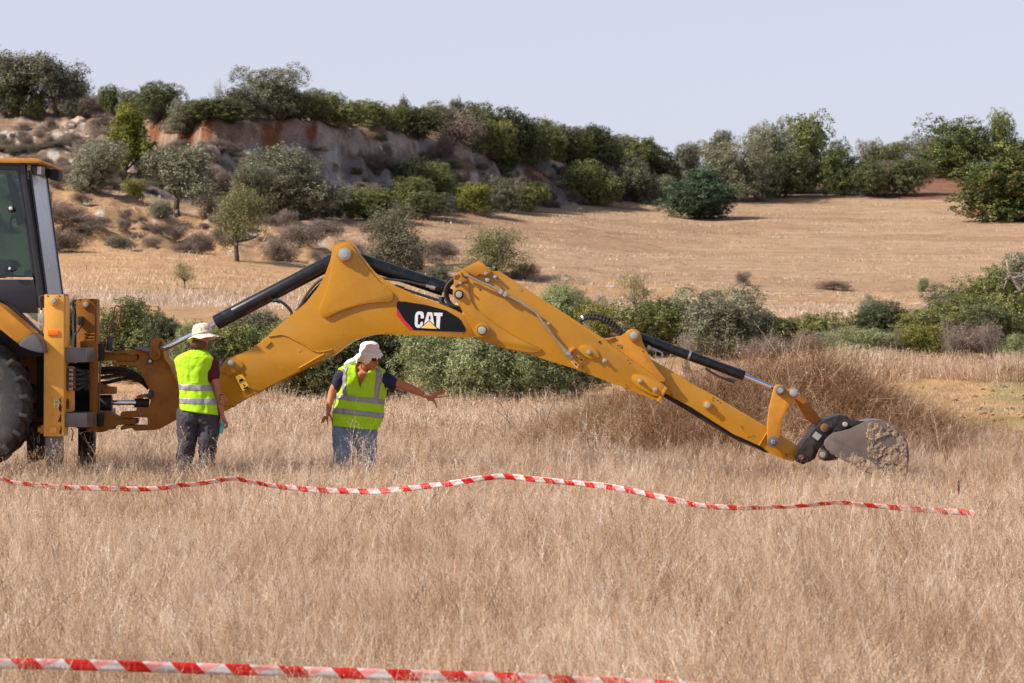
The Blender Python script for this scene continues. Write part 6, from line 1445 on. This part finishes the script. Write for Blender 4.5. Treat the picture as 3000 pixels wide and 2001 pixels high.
# ------------------------------------------------------------ dry grass (instanced tufts; nobody could count it)
def grassmat(name, stops, trans=0.35):
    m, t, b = newmat(name)
    a = t.attr('tone'); oi = t.new('ShaderNodeObjectInfo'); ge = t.new('ShaderNodeNewGeometry')
    big = t.noise(0.7, 6, vec=ge.outputs['Position'], stretch=(1, 0.7, 0), rough=0.7)
    v = t.math('ADD', a.outputs['Fac'], t.math('MULTIPLY', t.math('SUBTRACT', oi.outputs['Random'], 0.5), 0.3))
    v = t.math('ADD', v, t.math('MULTIPLY', t.math('SUBTRACT', big, 0.5), 0.9))
    c = t.ramp(v, stops)
    g2 = t.noise(0.45, 3, vec=ge.outputs['Position'], stretch=(1, 1.4, 0))
    c = t.mix(t.ramp(g2, [(0.56, (0, 0, 0)), (0.72, (0.3,)*3)]), c, (0.34, 0.28, 0.13))
    t.l.new(c, b.inputs['Base Color']); b.inputs['Roughness'].default_value = 0.55; b.inputs['Specular IOR Level'].default_value = 0.3
    tr = t.new('ShaderNodeBsdfTranslucent'); t.l.new(c, tr.inputs[0])
    ms = t.new('ShaderNodeMixShader'); ms.inputs[0].default_value = trans
    t.l.new(b.outputs[0], ms.inputs[1]); t.l.new(tr.outputs[0], ms.inputs[2]); t.l.new(ms.outputs[0], t.n['Material Output'].inputs[0])
    return m
GM = grassmat('dry_straw', [(0.0, srgb(96, 68, 44)), (0.30, srgb(184, 148, 114)), (0.62, srgb(220, 190, 158)), (1.0, srgb(252, 242, 226))])
WM = grassmat('dry_weed', [(0.05, srgb(74, 46, 28)), (0.4, srgb(136, 94, 58)), (0.7, srgb(180, 134, 92)), (1.0, srgb(238, 214, 182))])
def tuft_mesh(name, seed, n, h, rad, width, lean, head, material, curl=0.25, segs=3, leafy=0.5):
    r = np.random.default_rng(seed); V = []; Fc = []; T = []
    def quadstrip(pts, w, side, tone):
        b0 = len(V)
        for i, p in enumerate(pts):
            ww = w*(1-0.75*i/(len(pts)-1))
            V.append(p-side*ww); V.append(p+side*ww); T.append(tone); T.append(tone)
        for i in range(len(pts)-1): Fc.append((b0+2*i, b0+2*i+1, b0+2*i+3, b0+2*i+2))
    for i in range(n):
        a = r.uniform(0, 2*np.pi); rr = rad*np.sqrt(r.uniform())
        p = np.array([rr*np.cos(a), rr*np.sin(a), -0.02]); hh = h*r.uniform(0.45, 1.1)
        d = np.array([lean+r.normal()*0.22, r.normal()*0.22, 1.0]); d /= np.linalg.norm(d)
        bend = np.array([r.normal(), r.normal(), -0.25])*curl
        pts = [p+d*hh*t+bend*hh*t*t*0.6 for t in np.linspace(0, 1, segs+1)]
        th = r.uniform(-0.9, 0.9); side = np.array([np.cos(th), np.sin(th), 0]); tone = np.clip(0.5+0.30*r.normal(), 0, 1)
        quadstrip(pts, width*r.uniform(0.6, 1.2), side, tone)
        if r.uniform() < leafy:   # a dry leaf
            s = pts[1]; e = s+np.array([r.normal()*0.5, r.normal()*0.5, 0.7])*hh*0.35; quadstrip([s, (s+e)/2+np.array([0, 0, hh*.05]), e], width*1.2, side, np.clip(tone-0.1, 0, 1))
        for k in range(int(head*r.uniform(0.5, 1.4))):   # seed heads
            tt = r.uniform(0.62, 1.0); s = p+d*hh*tt+bend*hh*tt*tt*0.6
            e = s+np.array([r.normal(), r.normal(), abs(r.normal())*0.8+0.2])*0.035*(h/0.5)
            quadstrip([s, e], width*0.45, side, tone)
            q = len(V); sz = width*2.1*r.uniform(.7, 1.3); up = (e-s)/np.linalg.norm(e-s)
            V.extend([e-side*sz*.6, e-up*sz*1.2, e+side*sz*.6, e+up*sz*1.6]); T.extend([min(1, tone+0.12)]*4); Fc.append((q, q+1, q+2, q+3))
    me = bpy.data.meshes.new(name); me.from_pydata([tuple(v) for v in V], [], Fc); me.update()
    at = me.attributes.new('tone', 'FLOAT', 'POINT'); at.data.foreach_set('value', np.array(T, np.float32)); me.materials.append(material)
    return me
def scatter_object(name, pts, rots, scls, idxs, tufts, label):
    me = bpy.data.meshes.new(name); me.from_pydata([tuple(p) for p in pts], [], []); me.update()
    n = len(pts)
    at = me.attributes.new('turn', 'FLOAT_VECTOR', 'POINT'); at.data.foreach_set('vector', np.array(rots, np.float32).reshape(-1))
    at = me.attributes.new('size', 'FLOAT_VECTOR', 'POINT'); at.data.foreach_set('vector', np.array(scls, np.float32).reshape(-1))
    at = me.attributes.new('pick', 'INT', 'POINT'); at.data.foreach_set('value', np.array(idxs, np.int32))
    o = bpy.data.objects.new(name, me); COL.objects.link(o); o['kind'] = 'stuff'; o['label'] = label
    src = bpy.data.collections.new(name+'_tufts')
    for i, t in enumerate(tufts):
        so_ = bpy.data.objects.new('%s_tuft_%02d' % (name, i), t); src.objects.link(so_)
    g = bpy.data.node_groups.new(name+'_scatter', 'GeometryNodeTree')
    g.interface.new_socket('Geometry', in_out='INPUT', socket_type='NodeSocketGeometry'); g.interface.new_socket('Geometry', in_out='OUTPUT', socket_type='NodeSocketGeometry')
    N, L = g.nodes, g.links
    gi = N.new('NodeGroupInput'); go = N.new('NodeGroupOutput'); ip = N.new('GeometryNodeInstanceOnPoints'); ci = N.new('GeometryNodeCollectionInfo')
    ci.inputs[0].default_value = src; ci.inputs[1].default_value = True; ci.inputs[2].default_value = True
    def na(nm, ty):
        x = N.new('GeometryNodeInputNamedAttribute'); x.data_type = ty; x.inputs[0].default_value = nm; return x.outputs[0]
    e2r = N.new('FunctionNodeEulerToRotation')
    L.new(gi.outputs[0], ip.inputs['Points']); L.new(ci.outputs[0], ip.inputs['Instance']); ip.inputs['Pick Instance'].default_value = True
    L.new(na('pick', 'INT'), ip.inputs['Instance Index']); L.new(na('turn', 'FLOAT_VECTOR'), e2r.inputs[0]); L.new(e2r.outputs[0], ip.inputs['Rotation'])
    L.new(na('size', 'FLOAT_VECTOR'), ip.inputs['Scale']); L.new(ip.outputs[0], go.inputs[0])
    md = o.modifiers.new('scatter', 'NODES'); md.node_group = g
    return o
grng = np.random.default_rng(99)
def clear_of(x, y):
    """keep-out footprints: tyre, stabiliser feet, people's feet"""
    for (cx, cy, r) in [(-5.3, 29.3, 0.35), (-4.75, 29.0, 0.16), (-4.45, 31.0, 0.16)]:
        if (x-cx)**2+(y-cy)**2 < r*r: return False
    return True
def grass_points(dens_f, D0, D1, skip, smin, smax, nt, margin=2.0):
    pts = []; ro = []; sc = []; ix = []
    step = 0.5
    D = D0
    while D < D1:
        half = 1500/F*(D+step)+margin+0.02*D; area = 2*half*step; n = grng.poisson(dens_f(D)*area)
        for _ in range(n):
            x = grng.uniform(-half, half); y = D+grng.uniform(0, step); px = CX+x/y*F
            if skip(px, y, x) or not clear_of(x, y): continue
            pts.append((x, y, gxy(x, y))); a = grng.uniform(-0.9, 0.9)
            wl = noise.noise(Vector((x*0.8, y*0.5, 11))); ro.append((grng.normal()*0.10+0.25*noise.noise(Vector((x*0.6, y*0.6, 17))), grng.normal()*0.12-0.45*wl, a))
            cl = 0.5+0.5*noise.noise(Vector((x*0.55, y*0.35, 3)))
            s = grng.uniform(smin, smax)*(0.66+0.62*cl)*(0.78 if (px > 1950 and 26.8 < y < 31) else (1.25 if (px < 1350 and 27.2 < y < 29) else 1)); sc.append((s*grng.uniform(.9, 1.15), s, s)); ix.append(int(grng.integers(nt)))
        D += step
    return pts, ro, sc, ix
near_tufts = [tuft_mesh('straw_near', 200+i, 32, 0.47, 0.17, 0.0013, [-0.05, -0.14, -0.22, 0.0, -0.12, -0.28][i], 7, GM, segs=4) for i in range(6)]
mid_tufts = [tuft_mesh('straw_mid', 220+i, 32, 0.40, 0.20, 0.0020, [-0.02, -0.10, -0.18, 0.05, -0.10][i], 5, GM) for i in range(5)]
far_tufts = [tuft_mesh('straw_far', 240+i, 40, 0.42, 0.30, 0.0042, -0.05, 3, GM, segs=2) for i in range(4)]
def och(px, D): 
    lim = 34.9+0.6*noise.noise(Vector((px*0.01, 0, 0)))
    return px > 2330 and lim < D < 50.2 and mound((px-CX)/F*D, D) < .12
def skip_near(px, D, x): return och(px, D)
scatter_object('dry_grass_near', *grass_points(lambda D: 34, 12.3, 22, lambda px, D, x: False, .8, 1.2, 6), near_tufts, 'tall dry straw-coloured grass in the foreground')
scatter_object('dry_grass', *grass_points(lambda D: 30, 22, 38, lambda px, D, x: och(px, D) or (D > 33 and mound(x, D) > .12), .66, 1.0, 5, 2.5), mid_tufts, 'dry straw-coloured grass around the digger and the people')
scatter_object('dry_grass_far', *grass_points(lambda D: 14, 38, 54, lambda px, D, x: och(px, D) or (D > 51.5 and px < 2330) or (D < 40 and mound(x, D) > .12), .75, 1.1, 4, 3.5), far_tufts, 'pale dry grass between the digger and the bushes')
# single taller stalks standing over the rest
stalks = [tuft_mesh('stalk', 260+i, 4, 0.62, 0.14, 0.0024, [-0.35, 0.2, -0.1, -0.5][i], 12, GM, curl=0.35, segs=5, leafy=0.9) for i in range(4)]
scatter_object('tall_stalks', *grass_points(lambda D: 7.5, 13.2, 36, skip_near, .7, 1.1, 4), stalks, 'taller dry stalks standing above the grass')
# weed mound
weeds = [tuft_mesh('weed', 280+i, 55, 0.54, 0.22, 0.0034, [0.1, -0.2, 0.3, -0.35, 0][i], 2, WM, curl=1.05, segs=6, leafy=0.9) for i in range(5)]
pts = []; ro = []; sc = []; ix = []
for _ in range(3400):
    px = grng.uniform(1480, 3000); D = grng.normal(35.0, 1.35); x = (px-CX)/F*D
    m_ = mound(x, D)
    if m_ < 0.10 and grng.uniform() < 0.85: continue
    pts.append((x, D, gxy(x, D)-0.03)); ro.append((grng.normal()*0.55, grng.normal()*0.55, grng.uniform(0, 6.28)))
    s = grng.uniform(.6, 1.0)*(0.75+0.35*min(1, m_)); sc.append((s, s, s*1.1)); ix.append(int(grng.integers(5)))
scatter_object('weed_mound', pts, ro, sc, ix, weeds, 'mound of tangled brown dry weeds behind the bucket')
brush_src = [PROTO['scrub0'][0], PROTO['scrub1'][0], PROTO['scrub0'][0], PROTO['olive1'][0]]
scatter_object('slope_brush', *BRUSH, brush_src, 'brown and grey dry brush covering the slopes of the hill')
# short stubble and stalks over the far fields
stub = [tuft_mesh('stubble', 300+i, 44, 0.20, 0.75, 0.006, 0.0, 0, GM, segs=2, curl=0.4, leafy=0.2) for i in range(3)]
pts = []; ro = []; sc = []; ix = []
for _ in range(11000):
    D = 60+(grng.uniform()**0.8)*110; px = grng.uniform(-200, 3200); d, z = _cols(px)
    if D > d[10]+2: continue
    if D < 72: continue
    x = (px-CX)/F*D
    pale = (D < 80) or (d[8]-3 < D < d[9]+2) or noise.noise(Vector((x*.06, D*.5, 14))) > 0.0
    if grng.uniform() < (0.55 if pale else 0.9) and D > 90: continue
    pts.append((x, D, gxy(x, D)-.02)); ro.append((0, 0, grng.uniform(0, 6.28))); s = grng.uniform(.5, 1.2); sc.append((s*1.2, s*1.2, s*(1.1 if D < 82 else .7))); ix.append(int(grng.integers(3)))
scatter_object('field_stubble', pts, ro, sc, ix, stub, 'pale dry grass and stubble over the fields behind')
pts = []; ro = []; sc = []; ix = []
for _ in range(1500):
    D = grng.uniform(34.5, 50.5); px = grng.uniform(2350, 3250); x = (px-CX)/F*D
    if not och(px, D) or noise.noise(Vector((x*.5, D*.7, 6))) < -.12: continue
    pts.append((x, D, gxy(x, D)-.02)); ro.append((0, 0, grng.uniform(0, 6.28))); s = grng.uniform(.25, .7); sc.append((s, s, s*.6)); ix.append(int(grng.integers(3)))
scatter_object('mown_stubble', pts, ro, sc, ix, stub, 'short cut stubble on the ochre strip at the right')
# thin brown stalks in the low scrub in front of the right-hand bushes + dead twigs on the mound
dw = Bag(); rr = random.Random(5)
for (px, py, n) in [(1560, 1215, 14), (1500, 1240, 10), (1900, 1060, 12), (2030, 1090, 10), (2180, 1070, 10), (2400, 1070, 8)]:
    for i in range(n):
        D = 34.6+rr.uniform(-.5, .5); x0 = px+rr.uniform(-70, 70); p0 = P(x0, py+40, D); p2 = P(x0+rr.uniform(-90, 90), py-rr.uniform(-10, 45), D+rr.uniform(-.3, .3))
        p1 = p0.lerp(p2, .5)+Vector((0, 0, rr.uniform(0, .15))); dw.add(tube(spline([p0, p1, p2], 4), [.004]*5+[.002]*4, 3, cap=False))
o = emit('dead_twigs', dw.v, dw.f, TWIG); tagk(o, 'stuff', 'grey dead twigs poking out of the weed mound')
# dark clods on the ochre field
CL = mat('dark_clod', srgb(110, 78, 52), 0.95, var=0.3, vscale=20, bump=0.6)
rr = random.Random(8); b = Bag()
for i in range(90):
    px = rr.uniform(2450, 3150); D = rr.uniform(38, 49.5); x = (px-CX)/F*D; z = gxy(x, D); s = rr.uniform(.01, .035)*(2 if rr.random() < .1 else 1)
    v, f = tube([Vector((x-s*1.4, D, z)), Vector((x, D+rr.uniform(-s, s), z+s*.3)), Vector((x+s*1.4, D, z))], [s*.4, s, s*.5], 5); b.add((v, f))
o = emit('soil_clods', b.v, b.f, CL); tagk(o, 'stuff', 'dark soil clods strewn over the ochre strip on the right')

# ------------------------------------------------------------ barrier tapes
def tapemat(name, period, slope, red, double):
    m, t, b = newmat(name)
    uv = t.new('ShaderNodeUVMap'); sp = t.new('ShaderNodeSeparateXYZ'); t.l.new(uv.outputs[0], sp.inputs[0])
    u, v = sp.outputs[0], sp.outputs[1]
    def stripes(s, w=0.5):
        a = t.math('ADD', t.math('DIVIDE', u, period), t.math('MULTIPLY', v, s)); fr = t.math('FRACT', t.math('ADD', a, 100.0))
        return t.math('LESS_THAN', fr, w)
    n = t.noise(9, 3, coord='UV')
    white = t.ramp(n, [(0.3, (0.62, 0.60, 0.61)), (0.7, (0.80, 0.78, 0.78))])
    c = white
    if double: c = t.mix(stripes(-0.45, 0.34), c, srgb(238, 168, 164))
    c = t.mix(stripes(slope, 0.47), c, red)
    t.l.new(c, b.inputs['Base Color']); b.inputs['Roughness'].default_value = 0.35
    tr = t.new('ShaderNodeBsdfTranslucent'); t.l.new(c, tr.inputs[0]); ms = t.new('ShaderNodeMixShader'); ms.inputs[0].default_value = 0.3
    t.l.new(b.outputs[0], ms.inputs[1]); t.l.new(tr.outputs[0], ms.inputs[2]); t.l.new(ms.outputs[0], t.n['Material Output'].inputs[0])
    return m
def ribbon(name, pts, width, tilt, m, label, group):
    """pts world; tilt(i_frac) = angle of the band away from upright"""
    pts = spline(pts, 10); V = []; UV = []; Fc = []; s = 0
    for i, p in enumerate(pts):
        if i: s += (p-pts[i-1]).length
        T_ = (pts[min(i+1, len(pts)-1)]-pts[max(i-1, 0)]).normalized(); up = Vector((0, 0, 1)); up = (up-T_*up.dot(T_)).normalized(); sd = T_.cross(up)
        a = tilt(s); d = up*math.cos(a)+sd*math.sin(a)
        for k in range(4):
            w_ = (k/3-0.5)*width; V.append(p+d*w_+sd*0.004*math.sin(s*9+k*1.5)); UV.append((s, k/3))
    for i in range(len(pts)-1):
        for k in range(3): Fc.append((i*4+k, (i+1)*4+k, (i+1)*4+k+1, i*4+k+1))
    me = mesh(name, V, Fc, True); uvl = me.uv_layers.new(name='UVMap')
    for lp in me.loops: uvl.data[lp.index].uv = UV[lp.vertex_index]
    me.materials.append(m); o = bpy.data.objects.new(name, me); COL.objects.link(o)
    sm = o.modifiers.new('thick', 'SOLIDIFY'); sm.thickness = 0.0012
    tagk(o, None, label, 'tape', group); return o
red = srgb(214, 22, 22)
fp = [(-260,170),(-120,150),(0,160),(60,178),(150,188),(250,198),(380,203),(500,206),(620,208),(720,206),(820,192),(900,186),(980,172),(1070,160),(1130,170),(1190,182),(1290,198),(1400,208),(1500,215),(1600,218),(1700,220),(1800,213),(1900,202),(2000,190),(2100,178),(2200,160),(2290,150),(2351,152)]
fp2 = [(100,163),(200,172),(320,183),(450,198),(570,220),(680,245),(800,270),(870,286),(1000,293),(1100,295),(1230,290),(1300,288),(1420,277),(1500,270),(1600,280),(1720,290),(1830,300),(1950,308),(2080,315),(2125,322)]
def on_grass(px, py): return P(px, py, float(np.interp(px, [0, 1500, 2100, 2880], [26.8, 25.2, 24.2, 23.3])))
FT = [on_grass(x*.638, 1300+y*.638) for x, y in fp]+[on_grass(1500+x*.638, 1300+y*.638) for x, y in fp2]
ribbon('barrier_tape', FT, 0.052, lambda s: 0.25+0.38*math.sin(s*0.9)+0.28*math.sin(s*2.3+1), tapemat('far_tape', 0.200, 0.20, red, True), 'far red and white barrier tape sagging over the grass in front of the digger', 'barrier tapes')
NTp = [P(x*.638, 1300+y*.638, 13.9) for x, y in [(-400,1002),(-150,1004),(0,1010),(250,1013),(500,1019),(750,1027),(1000,1035),(1250,1043),(1500,1052),(1750,1059),(2000,1066),(2351,1078)]]+[P(1500+x*.638, 1300+y*.638, 13.9) for x, y in [(300,1093),(600,1106),(950,1124),(1300,1144),(1700,1174),(2300,1224)]]
ribbon('barrier_tape', NTp, 0.055, lambda s: 0.12*math.sin(s*1.1), tapemat('near_tape', 0.262, 0.20, red, True), 'near red and white barrier tape stretched along the bottom of the picture', 'barrier tapes')
# small dark red marker in the grass on the right
b = Bag(); p = P(2808, 1455, 26.2)
b.add(tube([p, p+Vector((0.005, 0, .09)), p+Vector((0, 0, .15))], [.005, .009, .004], 6))
for i in range(9):
    z = .04+.012*i; a = i*2.1; b.add(tube([p+Vector((0, 0, z)), p+Vector((.014*math.cos(a), .014*math.sin(a), z+.015))], [.007, .003], 5))
o = emit('dried_flower_spike', b.v, b.f, mat('dark_red_petals', srgb(104, 22, 34), .8, var=.4)); tagk(o, None, 'small dark red flower spike standing in the grass right of the bucket', 'flower')
